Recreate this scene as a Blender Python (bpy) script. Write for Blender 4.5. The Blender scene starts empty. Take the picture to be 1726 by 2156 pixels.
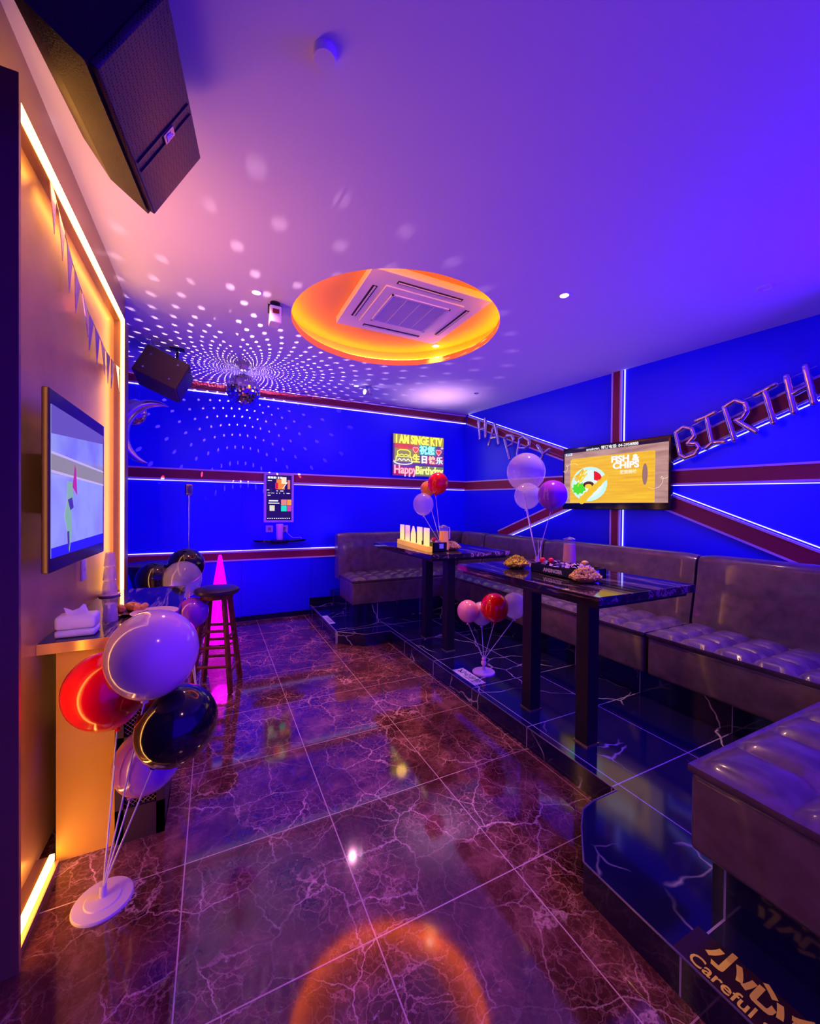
import bpy, bmesh, math, random
from mathutils import Vector, Matrix
import numpy as np
random.seed(7)
SC = bpy.context.scene
COL = SC.collection
PI = math.pi

# ---------------------------------------------------------------- camera
FPX, CX, CY, CAMH = 837.0, 863.0, 1078.0, 1.4
_v1 = np.array([450 - CX, -(1066 - CY), -FPX]); _v2 = np.array([2560 - CX, -(1086 - CY), -FPX])
_Y = _v1 / np.linalg.norm(_v1); _X = _v2 - _Y * np.dot(_v2, _Y); _X /= np.linalg.norm(_X); _Z = np.cross(_X, _Y)
RM = np.array([_X, _Y, _Z])
cam_d = bpy.data.cameras.new('camera'); cam = bpy.data.objects.new('camera', cam_d); COL.objects.link(cam)
cam_d.sensor_fit = 'HORIZONTAL'; cam_d.sensor_width = 36.0; cam_d.lens = FPX / 1726 * 36
cam_d.clip_start = 0.02; cam_d.clip_end = 60
m4 = Matrix([list(RM[i]) + [0] for i in range(3)] + [[0, 0, 0, 1]])
cam.matrix_world = Matrix.Translation((0, 0, CAMH)) @ m4
SC.camera = cam

# ---------------------------------------------------------------- world, exposure
SC.view_settings.view_transform = 'Standard'
SC.view_settings.look = 'None'
SC.view_settings.exposure = 0.0
SC.view_settings.gamma = 1.0
SC.view_settings.use_curve_mapping = False
cy = SC.cycles
cy.max_bounces = 6; cy.diffuse_bounces = 3; cy.glossy_bounces = 3; cy.transmission_bounces = 6; cy.transparent_max_bounces = 6
cy.caustics_reflective = False; cy.caustics_refractive = False; cy.use_adaptive_sampling = True; cy.adaptive_threshold = 0.05
world = bpy.data.worlds.new('world'); SC.world = world; world.use_nodes = True
world.node_tree.nodes['Background'].inputs[0].default_value = (0.03, 0.0, 1.0, 1)
world.node_tree.nodes['Background'].inputs[1].default_value = 2.3

def light(name, kind, loc, color, power, size=0.1, rot=(0, 0, 0), size_y=None, spot=None, blend=0.5, wash=False):
    d = bpy.data.lights.new(name, kind); d.color = color; d.energy = power
    if kind == 'AREA':
        d.size = size
        if size_y: d.shape = 'RECTANGLE'; d.size_y = size_y
    else:
        d.shadow_soft_size = size
    if kind == 'SPOT':
        d.spot_size = math.radians(spot or 60); d.spot_blend = blend
    o = bpy.data.objects.new(name, d); COL.objects.link(o); o.location = loc; o.rotation_euler = rot
    if wash: o.visible_glossy = False
    return o

CEIL = 2.87
# ceiling downlights, the last an unseen one added as foreground fill: (x, y, colour, power)
DOWN = [(0.256, 2.926, (1, .33, .24), 38), (2.146, 1.993, (1, .48, .26), 120), (1.534, 4.602, (1, .35, .6), 16), (2.0, 3.50, (1, .42, .18), 95), (0.55, -0.45, (1, .34, .34), 65)]
light('blue_wash_fill', 'AREA', (3.55, 0.2, 2.2), (0.06, 0.0, 1.0), 120, 1.2, (math.radians(60), 0, math.radians(60)), 1.2, wash=True)  # unseen blue area lamp added as fill from the right
light('violet_wash_fill', 'AREA', (2.4, 3.4, 0.98), (0.16, 0.02, 1.0), 22, 0.9, (PI, 0, 0), 1.4, wash=True)  # unseen upward violet lamp, added as ceiling fill
light('blue_corner_fill', 'POINT', (0.6, 4.6, 1.3), (0.05, 0.0, 1.0), 30, 0.25, wash=True)  # unseen blue lamp added to brighten the back of the room

# ---------------------------------------------------------------- pixel helpers (rays of the photograph, cut at a known plane)
def ray(px, py): return Vector(RM @ np.array([px - CX, -(py - CY), -FPX]))
CAM0 = Vector((0, 0, CAMH))
def at_z(px, py, h): d = ray(px, py); return CAM0 + d * ((h - CAMH) / d.z)
def at_y(px, py, v): d = ray(px, py); return CAM0 + d * (v / d.y)
def at_x(px, py, v): d = ray(px, py); return CAM0 + d * (v / d.x)
def at_d(px, py, dist): return CAM0 + ray(px, py) * (dist / FPX)
W0 = Vector((3.55, 5.25, 0)); WD = (Vector((4.015, 1.462, 0)) - W0).normalized(); WN = Vector((WD.y, -WD.x, 0)); WN = WN if WN.x < 0 else -WN
def at_w(px, py, off=0.0):
    d = ray(px, py); p0 = W0 + WN * off
    return CAM0 + d * ((p0 - CAM0).dot(WN) / d.dot(WN))

# ---------------------------------------------------------------- materials
MATS = {}
def mat(name, color=(0.5, 0.5, 0.5), rough=0.5, metal=0.0, emit=None, strength=0.0, trans=0.0, alpha=1.0, ior=1.45, coat=0.0, spec=0.5, noise=0.0, bump=0.0, nscale=20, sheen=0):
    if name in MATS: return MATS[name]
    m = bpy.data.materials.new(name); m.use_nodes = True
    nt = m.node_tree; b = nt.nodes['Principled BSDF']
    b.inputs['Base Color'].default_value = (*color, 1); b.inputs['Roughness'].default_value = rough
    b.inputs['Metallic'].default_value = metal; b.inputs['IOR'].default_value = ior
    b.inputs['Transmission Weight'].default_value = trans; b.inputs['Alpha'].default_value = alpha
    b.inputs['Coat Weight'].default_value = coat; b.inputs['Coat Roughness'].default_value = 0.08
    b.inputs['Specular IOR Level'].default_value = spec
    if emit:
        b.inputs['Emission Color'].default_value = (*emit, 1); b.inputs['Emission Strength'].default_value = strength
    if noise or bump:
        tc = nt.nodes.new('ShaderNodeTexCoord'); n = nt.nodes.new('ShaderNodeTexNoise'); n.inputs['Scale'].default_value = nscale; n.inputs['Detail'].default_value = 5
        nt.links.new(tc.outputs['Object'], n.inputs['Vector'])
        if noise:
            r = nt.nodes.new('ShaderNodeValToRGB')
            r.color_ramp.elements[0].position = 0.3; r.color_ramp.elements[1].position = 0.7
            r.color_ramp.elements[0].color = (*[c * (1 - noise) for c in color], 1); r.color_ramp.elements[1].color = (*[min(1, c * (1 + noise)) for c in color], 1)
            nt.links.new(n.outputs['Fac'], r.inputs[0]); nt.links.new(r.outputs[0], b.inputs['Base Color'])
        if bump:
            bp = nt.nodes.new('ShaderNodeBump'); bp.inputs['Strength'].default_value = bump; bp.inputs['Distance'].default_value = 0.01
            nt.links.new(n.outputs['Fac'], bp.inputs['Height']); nt.links.new(bp.outputs[0], b.inputs['Normal'])
    MATS[name] = m; return m

def N(nt, kind, **kw):
    n = nt.nodes.new(kind)
    for k, v in kw.items():
        if k.startswith('_'): setattr(n, k[1:], v)
        else: n.inputs[k].default_value = v
    return n
def ramp(nt, src, stops, interp='LINEAR'):
    r = nt.nodes.new('ShaderNodeValToRGB'); r.color_ramp.interpolation = interp
    e = r.color_ramp.elements
    while len(e) < len(stops): e.new(0.5)
    for i, (p, c) in enumerate(stops): e[i].position = p; e[i].color = (*c, 1)
    nt.links.new(src, r.inputs[0]); return r.outputs[0]
def mix(nt, fac, a, b, mode='MIX'):
    m = nt.nodes.new('ShaderNodeMix'); m.data_type = 'RGBA'; m.blend_type = mode
    for sock, v in ((m.inputs[0], fac), (m.inputs[6], a), (m.inputs[7], b)):
        if hasattr(v, 'node'): nt.links.new(v, sock)
        else: sock.default_value = v if isinstance(v, float) else (*v, 1)
    return m.outputs[2]
def mth(nt, op, a, b=0.0, c=None):
    m = nt.nodes.new('ShaderNodeMath'); m.operation = op
    for i, v in enumerate((a, b) if c is None else (a, b, c)):
        if hasattr(v, 'node'): nt.links.new(v, m.inputs[i])
        else: m.inputs[i].default_value = v
    return m.outputs[0]
def joint_mask(nt, x0, y0, s, w):
    """1 on tile joints: lines every s metres through x0 / y0, of half width w"""
    g = nt.nodes.new('ShaderNodeNewGeometry'); sp = nt.nodes.new('ShaderNodeSeparateXYZ'); nt.links.new(g.outputs['Position'], sp.inputs[0])
    out = []
    for ax, o in (('X', x0), ('Y', y0)):
        t = mth(nt, 'ADD', sp.outputs[ax], -o + 20 * s); t = mth(nt, 'PINGPONG', t, s / 2)
        # pingpong(0..s/2) peaks at half tiles, 0 on the line
        out.append(mth(nt, 'LESS_THAN', t, w))
    return mth(nt, 'MAXIMUM', out[0], out[1]), g

def marble_floor():
    m = bpy.data.materials.new('brown_marble_tile'); m.use_nodes = True; nt = m.node_tree; b = nt.nodes['Principled BSDF']
    jm, g = joint_mask(nt, 0.48, 1.19, 0.575, 0.0022)
    warp = N(nt, 'ShaderNodeTexNoise', Scale=3.5, Detail=6.0, Roughness=0.65); nt.links.new(g.outputs['Position'], warp.inputs['Vector'])
    wv = nt.nodes.new('ShaderNodeVectorMath'); wv.operation = 'MULTIPLY_ADD'; nt.links.new(warp.outputs['Color'], wv.inputs[0]); wv.inputs[1].default_value = (0.16, 0.16, 0.16); nt.links.new(g.outputs['Position'], wv.inputs[2])
    def veins(scale, width, col):
        v = N(nt, 'ShaderNodeTexVoronoi', Scale=scale, _feature='DISTANCE_TO_EDGE'); nt.links.new(wv.outputs[0], v.inputs['Vector'])
        return ramp(nt, v.outputs['Distance'], [(0, col), (width, (0, 0, 0))])
    v1 = veins(4.2, 0.016, (0.95, 0.6, 0.48)); v2 = veins(13.0, 0.035, (0.50, 0.27, 0.20)); v3 = veins(34.0, 0.09, (0.20, 0.09, 0.07))
    n1 = N(nt, 'ShaderNodeTexNoise', Scale=5.0, Detail=8.0, Roughness=0.7); nt.links.new(wv.outputs[0], n1.inputs['Vector'])
    base = ramp(nt, n1.outputs['Fac'], [(0.3, (0.04, 0.008, 0.008)), (0.52, (0.13, 0.035, 0.028)), (0.72, (0.36, 0.14, 0.10))])
    n2 = N(nt, 'ShaderNodeTexNoise', Scale=3.0, Detail=6.0); nt.links.new(g.outputs['Position'], n2.inputs['Vector'])
    brk = ramp(nt, n2.outputs['Fac'], [(0.42, (0.10, 0.10, 0.10)), (0.66, (1, 1, 1))])
    n4 = N(nt, 'ShaderNodeTexNoise', Scale=38.0, Detail=2.0); nt.links.new(wv.outputs[0], n4.inputs['Vector'])
    flecks = ramp(nt, n4.outputs['Fac'], [(0.68, (0, 0, 0)), (0.76, (0.6, 0.42, 0.38))])
    allv = mix(nt, 1.0, mix(nt, 1.0, v1, v2, 'LIGHTEN'), mix(nt, 1.0, v3, flecks, 'LIGHTEN'), 'LIGHTEN')
    allv = mix(nt, 1.0, allv, brk, 'MULTIPLY')
    c = mix(nt, 1.0, base, allv, 'ADD')
    c = mix(nt, jm, c, (0.7, 0.45, 0.38))
    nt.links.new(c, b.inputs['Base Color']); b.inputs['Roughness'].default_value = 0.07; b.inputs['IOR'].default_value = 1.75; b.inputs['Specular IOR Level'].default_value = 0.6
    return m
def black_marble():
    m = bpy.data.materials.new('black_marble_tile'); m.use_nodes = True; nt = m.node_tree; b = nt.nodes['Principled BSDF']
    jm, g = joint_mask(nt, 1.70, 1.22, 0.555, 0.003)
    warp = N(nt, 'ShaderNodeTexNoise', Scale=1.6, Detail=4.0, Roughness=0.6); nt.links.new(g.outputs['Position'], warp.inputs['Vector'])
    wv = nt.nodes.new('ShaderNodeVectorMath'); wv.operation = 'MULTIPLY_ADD'; nt.links.new(warp.outputs['Color'], wv.inputs[0]); wv.inputs[1].default_value = (0.35, 0.35, 0.35); nt.links.new(g.outputs['Position'], wv.inputs[2])
    v = N(nt, 'ShaderNodeTexVoronoi', Scale=2.1, _feature='DISTANCE_TO_EDGE'); nt.links.new(wv.outputs[0], v.inputs['Vector'])
    ve = ramp(nt, v.outputs['Distance'], [(0, (0.8, 0.74, 0.66)), (0.006, (0.3, 0.28, 0.3)), (0.013, (0, 0, 0))])
    n2 = N(nt, 'ShaderNodeTexNoise', Scale=2.4, Detail=2.0); nt.links.new(g.outputs['Position'], n2.inputs['Vector'])
    brk = ramp(nt, n2.outputs['Fac'], [(0.45, (0, 0, 0)), (0.58, (1, 1, 1))])
    c = mix(nt, 1.0, (0.008, 0.006, 0.045), mix(nt, 1.0, ve, brk, 'MULTIPLY'), 'ADD')
    c = mix(nt, jm, c, (0.42, 0.36, 0.5))
    nt.links.new(c, b.inputs['Base Color']); b.inputs['Roughness'].default_value = 0.09; b.inputs['Specular IOR Level'].default_value = 0.7
    return m
def striped_marble():
    m = bpy.data.materials.new('streaked_table_marble'); m.use_nodes = True; nt = m.node_tree; b = nt.nodes['Principled BSDF']
    tc = nt.nodes.new('ShaderNodeTexCoord'); mp = nt.nodes.new('ShaderNodeMapping'); mp.inputs['Scale'].default_value = (14, 1.2, 14); mp.inputs['Rotation'].default_value = (0, 0, 0.12)
    nt.links.new(tc.outputs['Object'], mp.inputs[0])
    n = N(nt, 'ShaderNodeTexNoise', Scale=1.5, Detail=6.0, Roughness=0.6, Distortion=0.6); nt.links.new(mp.outputs[0], n.inputs['Vector'])
    c = ramp(nt, n.outputs['Fac'], [(0.35, (0.006, 0.004, 0.012)), (0.53, (0.03, 0.018, 0.022)), (0.60, (0.30, 0.20, 0.17)), (0.64, (0.03, 0.02, 0.02))])
    nt.links.new(c, b.inputs['Base Color']); b.inputs['Roughness'].default_value = 0.06; b.inputs['Specular IOR Level'].default_value = 0.8
    return m
M_FLOOR = marble_floor(); M_BLACKTILE = black_marble(); M_TABLE = striped_marble()
M_CEIL = mat('ceiling_paint', (0.80, 0.80, 0.80), 0.7)
M_BLUE = mat('blue_wall_paint', (0.012, 0.006, 0.96), 0.36, noise=0.04, nscale=3)
M_RED = mat('maroon_band', (0.32, 0.02, 0.05), 0.4)
M_EDGE = mat('pale_band_edge', (0.75, 0.62, 0.75), 0.4)
M_LEDW = mat('cool_light_line', (1, 1, 1), 0.5, emit=(0.62, 0.6, 1.0), strength=1.6)
M_LEDY = mat('warm_light_strip', (1, 1, 1), 0.5, emit=(1.0, 0.42, 0.055), strength=15)
M_LEDO = mat('cove_light_strip', (1, 1, 1), 0.5, emit=(1.0, 0.36, 0.01), strength=26)
M_BRONZE = mat('bronze_frame', (0.42, 0.25, 0.13), 0.3, 0.6)
M_PANEL = mat('glossy_taupe_panel', (0.66, 0.42, 0.10), 0.30, 0.30, noise=0.2, nscale=2.5)
M_BLACK = mat('black_plastic', (0.012, 0.012, 0.014), 0.35)
M_BLACKG = mat('black_gloss', (0.008, 0.008, 0.01), 0.12)
M_CHROME = mat('chrome', (0.8, 0.8, 0.82), 0.15, 1.0)
M_WHITE = mat('white_plastic', (0.8, 0.78, 0.78), 0.4)
M_LEATHER = mat('grey_leather', (0.14, 0.09, 0.095), 0.30, noise=0.3, bump=0.12, nscale=14, coat=.45)
M_WOODRED = mat('red_brown_wood', (0.22, 0.045, 0.02), 0.35, noise=0.4, nscale=25)
M_DARKWOOD = mat('dark_wood', (0.06, 0.03, 0.02), 0.4)
M_CREAM = mat('honey_laminate', (0.88, 0.52, 0.04), 0.4)
M_PILLAR = mat('dark_steel', (0.015, 0.01, 0.02), 0.35, 0.2)
M_GOLD = mat('gold_dish', (0.85, 0.55, 0.12), 0.35, 0.4)
M_SNACK = mat('fried_snack', (0.95, 0.58, 0.18), 0.6, noise=0.35, nscale=60)
M_SNACKY = mat('yellow_snack', (1.0, 0.80, 0.04), 0.6, noise=0.35, nscale=60)
M_GLASS = mat('clear_glass', (1, 1, 1), 0.03, trans=1.0, ior=1.3)
M_FOIL = mat('silver_pink_foil', (0.85, 0.72, 0.86), 0.12, 1.0)

# ---------------------------------------------------------------- mesh builder
class MB:
    def __init__(s): s.bm = bmesh.new()
    def quad(s, pts):
        vs = [s.bm.verts.new(p) for p in pts]; return s.bm.faces.new(vs)
    def box(s, a, b, M=None, bev=0.0):
        a = Vector(a); b = Vector(b); c = (a + b) / 2; d = b - a
        r = bmesh.ops.create_cube(s.bm, size=1.0)
        vs = r['verts']
        for v in vs: v.co = Vector((v.co.x * d.x, v.co.y * d.y, v.co.z * d.z)) + c
        if bev > 0:
            es = list({e for v in vs for e in v.link_edges})
            r2 = bmesh.ops.bevel(s.bm, geom=es, offset=bev, segments=3, affect='EDGES', profile=0.6)
            vs = list({v for f in r2['faces'] for v in f.verts} | {v for v in vs if v.is_valid})
        if M is not None:
            for v in vs: v.co = M @ v.co
        return s
    def prism(s, poly, z0, z1):
        """extruded polygon (list of xy)"""
        lo = [s.bm.verts.new((x, y, z0)) for x, y in poly]; hi = [s.bm.verts.new((x, y, z1)) for x, y in poly]
        n = len(poly); s.bm.faces.new(lo[::-1]); s.bm.faces.new(hi)
        for i in range(n): s.bm.faces.new((lo[i], lo[(i + 1) % n], hi[(i + 1) % n], hi[i]))
        return s
    def lathe(s, prof, c=(0, 0, 0), seg=24, M=None, sx=1.0, sy=1.0):
        """prof: list of (r, z)"""
        rings = []
        for r, z in prof:
            if r < 1e-6: rings.append([s.bm.verts.new((0, 0, z))])
            else: rings.append([s.bm.verts.new((r * math.cos(2 * PI * k / seg) * sx, r * math.sin(2 * PI * k / seg) * sy, z)) for k in range(seg)])
        for A, B in zip(rings, rings[1:]):
            for k in range(seg):
                k2 = (k + 1) % seg
                f = [A[k % len(A)], A[k2 % len(A)], B[k2 % len(B)], B[k % len(B)]]
                f2 = []
                for v in f:
                    if v not in f2: f2.append(v)
                if len(f2) > 2: s.bm.faces.new(f2)
        T = Matrix.Translation(c) if M is None else Matrix.Translation(c) @ M
        for R in rings:
            for v in R: v.co = T @ v.co
        return s
    def cyl(s, p0, p1, r, r1=None, seg=16, caps=True):
        p0 = Vector(p0); p1 = Vector(p1); d = p1 - p0; L = d.length
        M = d.to_track_quat('Z', 'Y').to_matrix().to_4x4()
        r1 = r if r1 is None else r1
        prof = ([(0, 0)] if caps else []) + [(r, 0), (r1, L)] + ([(0, L)] if caps else [])
        return s.lathe(prof, p0, seg, M)
    def sphere(s, c, r, seg=16, sc=(1, 1, 1), M=None):
        n = max(6, seg // 2)
        prof = [(math.sin(PI * i / n) * r if 0 < i < n else 0, -math.cos(PI * i / n) * r * sc[2]) for i in range(n + 1)]
        return s.lathe(prof, c, seg, M, sc[0], sc[1])
    def tube(s, pts, r, seg=10):
        pts = [Vector(p) for p in pts]
        for a, b in zip(pts, pts[1:]): s.cyl(a, b, r, seg=seg, caps=False)
        for p in pts: s.sphere(p, r, seg=seg)
        return s
    def build(s, name, m, parent=None, smooth=False, angle=40):
        bmesh.ops.recalc_face_normals(s.bm, faces=s.bm.faces[:])
        off = Vector((0, 0, 0)); p = parent
        while p is not None: off += p.location; p = p.parent
        if parent is not None:
            for v in s.bm.verts: v.co -= off
        me = bpy.data.meshes.new(name)
        if smooth:
            for f in s.bm.faces: f.smooth = True
            lim = math.radians(angle)
            for e in s.bm.edges:
                if len(e.link_faces) == 2 and e.calc_face_angle(0) > lim: e.smooth = False
        s.bm.to_mesh(me); s.bm.free()
        if isinstance(m, (list, tuple)):
            for k in m: me.materials.append(k)
        else: me.materials.append(m)
        o = bpy.data.objects.new(name, me); COL.objects.link(o); o.parent = parent
        return o
def tag(o, label=None, cat=None, group=None, kind=None):
    if label: o['label'] = label
    if cat: o['category'] = cat
    if group: o['group'] = group
    if kind: o['kind'] = kind
    return o
def thing(name, label, cat, loc=(0, 0, 0), group=None):
    o = bpy.data.objects.new(name, None); COL.objects.link(o); o.location = loc; o.empty_display_size = 0.05
    return tag(o, label, cat, group)
def struct(name, mb, m, parent=None, **kw):
    o = mb.build(name, m, parent, **kw)
    if parent is None: o['kind'] = 'structure'
    return o
def copy_tree(o, parent=None):
    c = o.copy(); COL.objects.link(c); c.parent = parent
    for ch in [x for x in COL.objects if x.parent == o]: copy_tree(ch, c)
    return c
def basis(xa, ya, za, o=(0, 0, 0)):
    M = Matrix.Identity(4)
    for i, v in enumerate((xa, ya, za)):
        for j in range(3): M[j][i] = v[j]
    for j in range(3): M[j][3] = o[j]
    return M
def text_mesh(name, body, size, M, m, parent, depth=0.001, bold=0.0, sx=1.0, align='CENTER'):
    c = bpy.data.curves.new('tmp_text', 'FONT'); c.body = body; c.size = size; c.extrude = depth; c.offset = bold; c.align_x = align; c.align_y = 'CENTER'; c.resolution_u = 3
    o = bpy.data.objects.new('tmp_text', c); COL.objects.link(o); bpy.context.view_layer.update()
    me = bpy.data.meshes.new_from_object(o.evaluated_get(bpy.context.evaluated_depsgraph_get()))
    bpy.data.objects.remove(o); bpy.data.curves.remove(c)
    off = Vector((0, 0, 0)); p = parent
    while p is not None: off += p.location; p = p.parent
    T = M @ Matrix.Diagonal((sx, 1, 1, 1))
    for v in me.vertices: v.co = T @ v.co - off
    me.materials.clear(); me.materials.append(m); me.name = name
    r = bpy.data.objects.new(name, me); COL.objects.link(r); r.parent = parent
    return r

# ================================================================ THE ROOM
YB, XL, YN = 5.25, -1.5, -1.6
WR = lambda y: 3.55 + (5.25 - y) * (0.465 / 3.788)          # x of the slanting right wall
b = MB(); b.prism([(XL, YN), (WR(YN), YN), (WR(YB), YB), (XL, YB)], -0.06, 0.0); struct('floor', b, M_FLOOR)
# ceiling with the round recess cut out
RC, RR = Vector((1.34, 3.0, 0)), 0.83
def ring_face(bm, z, outer, inner):
    vo = [bm.verts.new((x, y, z)) for x, y in outer]; vi = [bm.verts.new((x, y, z)) for x, y in inner]
    es = [bm.edges.new((vs[i], vs[(i + 1) % len(vs)])) for vs in (vo, vi) for i in range(len(vs))]
    bmesh.ops.triangle_fill(bm, use_beauty=True, use_dissolve=False, edges=es)
circ = lambda r, n=96: [(RC.x + r * math.cos(2 * PI * k / n), RC.y + r * math.sin(2 * PI * k / n)) for k in range(n)]
b = MB(); ring_face(b.bm, CEIL, [(XL, YN), (WR(YN), YN), (WR(YB), YB), (XL, YB)], circ(RR))
ceil = struct('ceiling', b, M_CEIL)
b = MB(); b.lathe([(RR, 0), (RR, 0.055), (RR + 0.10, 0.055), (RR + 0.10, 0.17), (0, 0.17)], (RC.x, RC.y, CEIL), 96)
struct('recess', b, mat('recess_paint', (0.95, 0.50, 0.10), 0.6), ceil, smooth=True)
b = MB()
for k in range(96):
    a0, a1 = 2 * PI * k / 96, 2 * PI * (k + 1) / 96
    b.cyl((RC.x + (RR + .055) * math.cos(a0), RC.y + (RR + .055) * math.sin(a0), CEIL + .072), (RC.x + (RR + .055) * math.cos(a1), RC.y + (RR + .055) * math.sin(a1), CEIL + .072), .007, seg=5, caps=False)
o = b.build('cove_light', M_LEDO); tag(o, 'orange light strip hidden around the rim of the round ceiling recess', 'light strip')

b = MB(); b.box((XL, YB, 0), (3.75, YB + .08, CEIL)); struct('wall_back', b, M_BLUE)
b = MB(); p = [(WR(YB), YB), (WR(YN), YN), (WR(YN) + .1, YN), (WR(YB) + .1, YB)]; b.prism(p, 0, CEIL); struct('wall_right', b, M_BLUE)
b = MB(); b.box((XL - .08, YN, 0), (XL, YB, CEIL)); struct('wall_left', b, M_BLUE)
# upright panel seams of the back wall: a slightly proud sheet between x .31 and 1.14
b = MB(); b.box((0.31, YB - .012, 0.06), (1.14, YB, 1.70)); struct('wall_panel', b, M_BLUE)
b = MB(); b.box((XL, YB - .02, 0), (1.12, YB, .055)); struct('baseboard_back', b, M_BLACKG)

# raised tiled platform with its two angled steps
HP = 0.12
plat = [(1.13, YB), (1.13, 4.0), (1.38, 3.785), (1.655, 3.785), (1.655, 1.195), (1.50, 1.195), (1.42, 1.18), (1.34, 1.12), (1.21, 1.0), (1.21, YN), (WR(YN), YN), (WR(YB), YB)]
b = MB(); b.prism(plat, 0, HP); pl_o = struct('raised_platform', b, M_BLACKTILE)
b = MB()
for (x0, y0), (x1, y1) in zip(plat[:9], plat[1:10]): b.cyl((x0, y0, HP), (x1, y1, HP), .0035, seg=6)
struct('edge_trim', b, mat('platform_edge_trim', (0.25, 0.2, 0.3), 0.2, 0.5), pl_o)
b = MB(); b.box((1.13, YB - .02, HP), (1.43, YB, HP + .09)); struct('baseboard_platform', b, M_BLACKG)
# tiled plinths under the seats
for nm, a_, b_ in (('seat_plinth', (1.41, 4.27, HP), (3.5, YB, .30)), ('seat_plinth', (2.69, .15, HP), (3.5, 4.27, .30)), ('seat_plinth', (1.44, -.3, HP), (2.69, .70, .30))):
    b = MB(); b.box(a_, b_); struct(nm, b, M_BLACKTILE)

# coloured bands: maroon with pale edges, plus a thin light line
def band(n, c0, c1, nrm, w, led=None, t=0.014, label=None):
    c0 = Vector(c0); c1 = Vector(c1); u = (c1 - c0).normalized(); L = (c1 - c0).length; v = nrm.cross(u).normalized()
    M = basis(u, v, nrm, c0)
    b = MB(); b.box((0, -w / 2 + .018, 0), (L, w / 2 - .018, t), M); o = struct('trim_%d' % n, b, M_RED)
    b = MB()
    for s in (-1, 1): b.box((0, s * (w / 2 - .009) - .009, 0), (L, s * (w / 2 - .009) + .009, t + .006), M)
    struct('band_edge', b, M_EDGE, o)
    if led is not None:
        b = MB(); b.box((0, led - .0035, 0), (L, led + .0035, t), M); struct('light_line', b, M_LEDW, o)
    return o
NB = Vector((0, -1, 0))
band(1, (XL, YB, 2.80), (3.55, YB, 2.80), NB, .12, -.066)
band(2, (XL, YB, 1.765), (3.55, YB, 1.765), NB, .135, -.076)
band(3, (XL, YB, 0.80), (1.46, YB, 0.80), NB, .12, .066)
wy = lambda y, z: Vector((WR(y), y, z))
band(4, wy(5.24, 1.755), wy(YN, 1.665), WN, .15, None)
band(5, wy(2.835, CEIL), wy(2.835, .9), WN, .11, .083)
band(6, at_w(985, 885), at_w(1260, 985), WN, .13, .085)
band(7, at_w(1340, 990), at_w(1760, 797), WN, .15, -.1)
band(8, at_w(1052, 1126), at_w(1240, 1040), WN, .13, -.08)
band(9, at_w(1330, 1027), at_w(1760, 1197), WN, .16, .098)
b = MB(); p0, p1 = at_w(1412, 1022, .012), at_w(1760, 1016, .012); b.cyl(p0, p1, .004, seg=6); struct('trim_10', b, M_LEDW)

# ---------------------------------------------------------------- left wall panel with its lit frame
PX = -0.60
b = MB(); b.box((PX - .10, 1.60, .03), (PX, 3.28, 2.66)); pan = struct('wall_panel', b, M_PANEL)
b = MB()   # bronze frame: top, far upright, near upright, bottom
b.box((PX - .10, 1.56, 2.66), (PX + .035, 3.41, CEIL)); b.box((PX - .10, 3.28, 0), (PX + .055, 3.41, 2.66))
b.box((PX - .10, 1.56, 0), (PX + .085, 1.575, 2.66)); b.box((PX - .10, 1.575, 0), (PX + .07, 1.965, .025))
b.box((PX, 1.60, 2.632), (PX + .04, 3.27, 2.645)); b.box((PX, 3.250, .04), (PX + .04, 3.262, 2.64)); b.box((PX, 1.60, .036), (PX + .04, 1.965, .049)); b.box((PX, 1.588, .04), (PX + .04, 1.600, 2.64))
struct('frame', b, M_BRONZE, pan)
b = MB(); b.box((XL, YN, 0), (PX + .03, 1.56, CEIL)); struct('wall_near', b, mat('dark_brown_paint', (0.05, 0.025, 0.02), 0.5))
b = MB(); b.box((XL, 3.35, 0), (PX - .10, 3.41, CEIL)); struct('wall_return', b, M_BLUE)
b = MB(); xl = PX + .04
b.box((xl, 1.60, 2.626), (xl + .015, 3.27, 2.655)); b.box((xl, 3.240, .04), (xl + .015, 3.268, 2.651)); b.box((xl, 1.60, .03), (xl + .015, 1.965, .055)); b.box((xl, 1.582, .03), (xl + .015, 1.602, 2.651))
o = b.build('frame_light_strip', M_LEDY); tag(o, 'bright warm white light strip running round the glossy left wall panel', 'light strip')
light('warm_strip_glow', 'AREA', (-.50, 2.4, 2.15), (1, .28, .28), 15, 1.7, (0, PI * .5 + .35, PI), .1, wash=True)
0 and light('warm_strip_glow_low', 'AREA', (-.545, 1.80, .30), (1, .38, .10), 3, .3, (0, PI * .75, PI), .05, wash=True)

# ---------------------------------------------------------------- ceiling fittings
t = thing('air_conditioner', 'square white ceiling cassette air conditioner in the round orange recess', 'air conditioner', (1.42, 2.92, CEIL + .17))
ac0 = Vector((1.42, 2.92, 0)); hx, hy, zb = .485, .445, CEIL + .115
b = MB(); b.box((ac0.x - hx, ac0.y - hy, zb), (ac0.x + hx, ac0.y + hy, CEIL + .17), bev=.006); b.build('fascia', M_WHITE, t, smooth=True)
b = MB(); b.box((ac0.x - .33, ac0.y - .30, zb - .012), (ac0.x + .33, ac0.y + .30, zb), bev=.005); b.build('inner_panel', M_WHITE, t, smooth=True)
b = MB()
for k in range(34):
    y = ac0.y - .205 + k * .0124; b.box((ac0.x - .235, y, zb - .017), (ac0.x + .235, y + .0045, zb - .012))
for k in range(5):
    x = ac0.x - .235 + k * .1165; b.box((x - .003, ac0.y - .21, zb - .019), (x + .003, ac0.y + .21, zb - .012))
b.box((ac0.x - .25, ac0.y - .225, zb - .02), (ac0.x + .25, ac0.y - .212, zb - .012)); b.box((ac0.x - .25, ac0.y + .212, zb - .02), (ac0.x + .25, ac0.y + .225, zb - .012))
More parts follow.
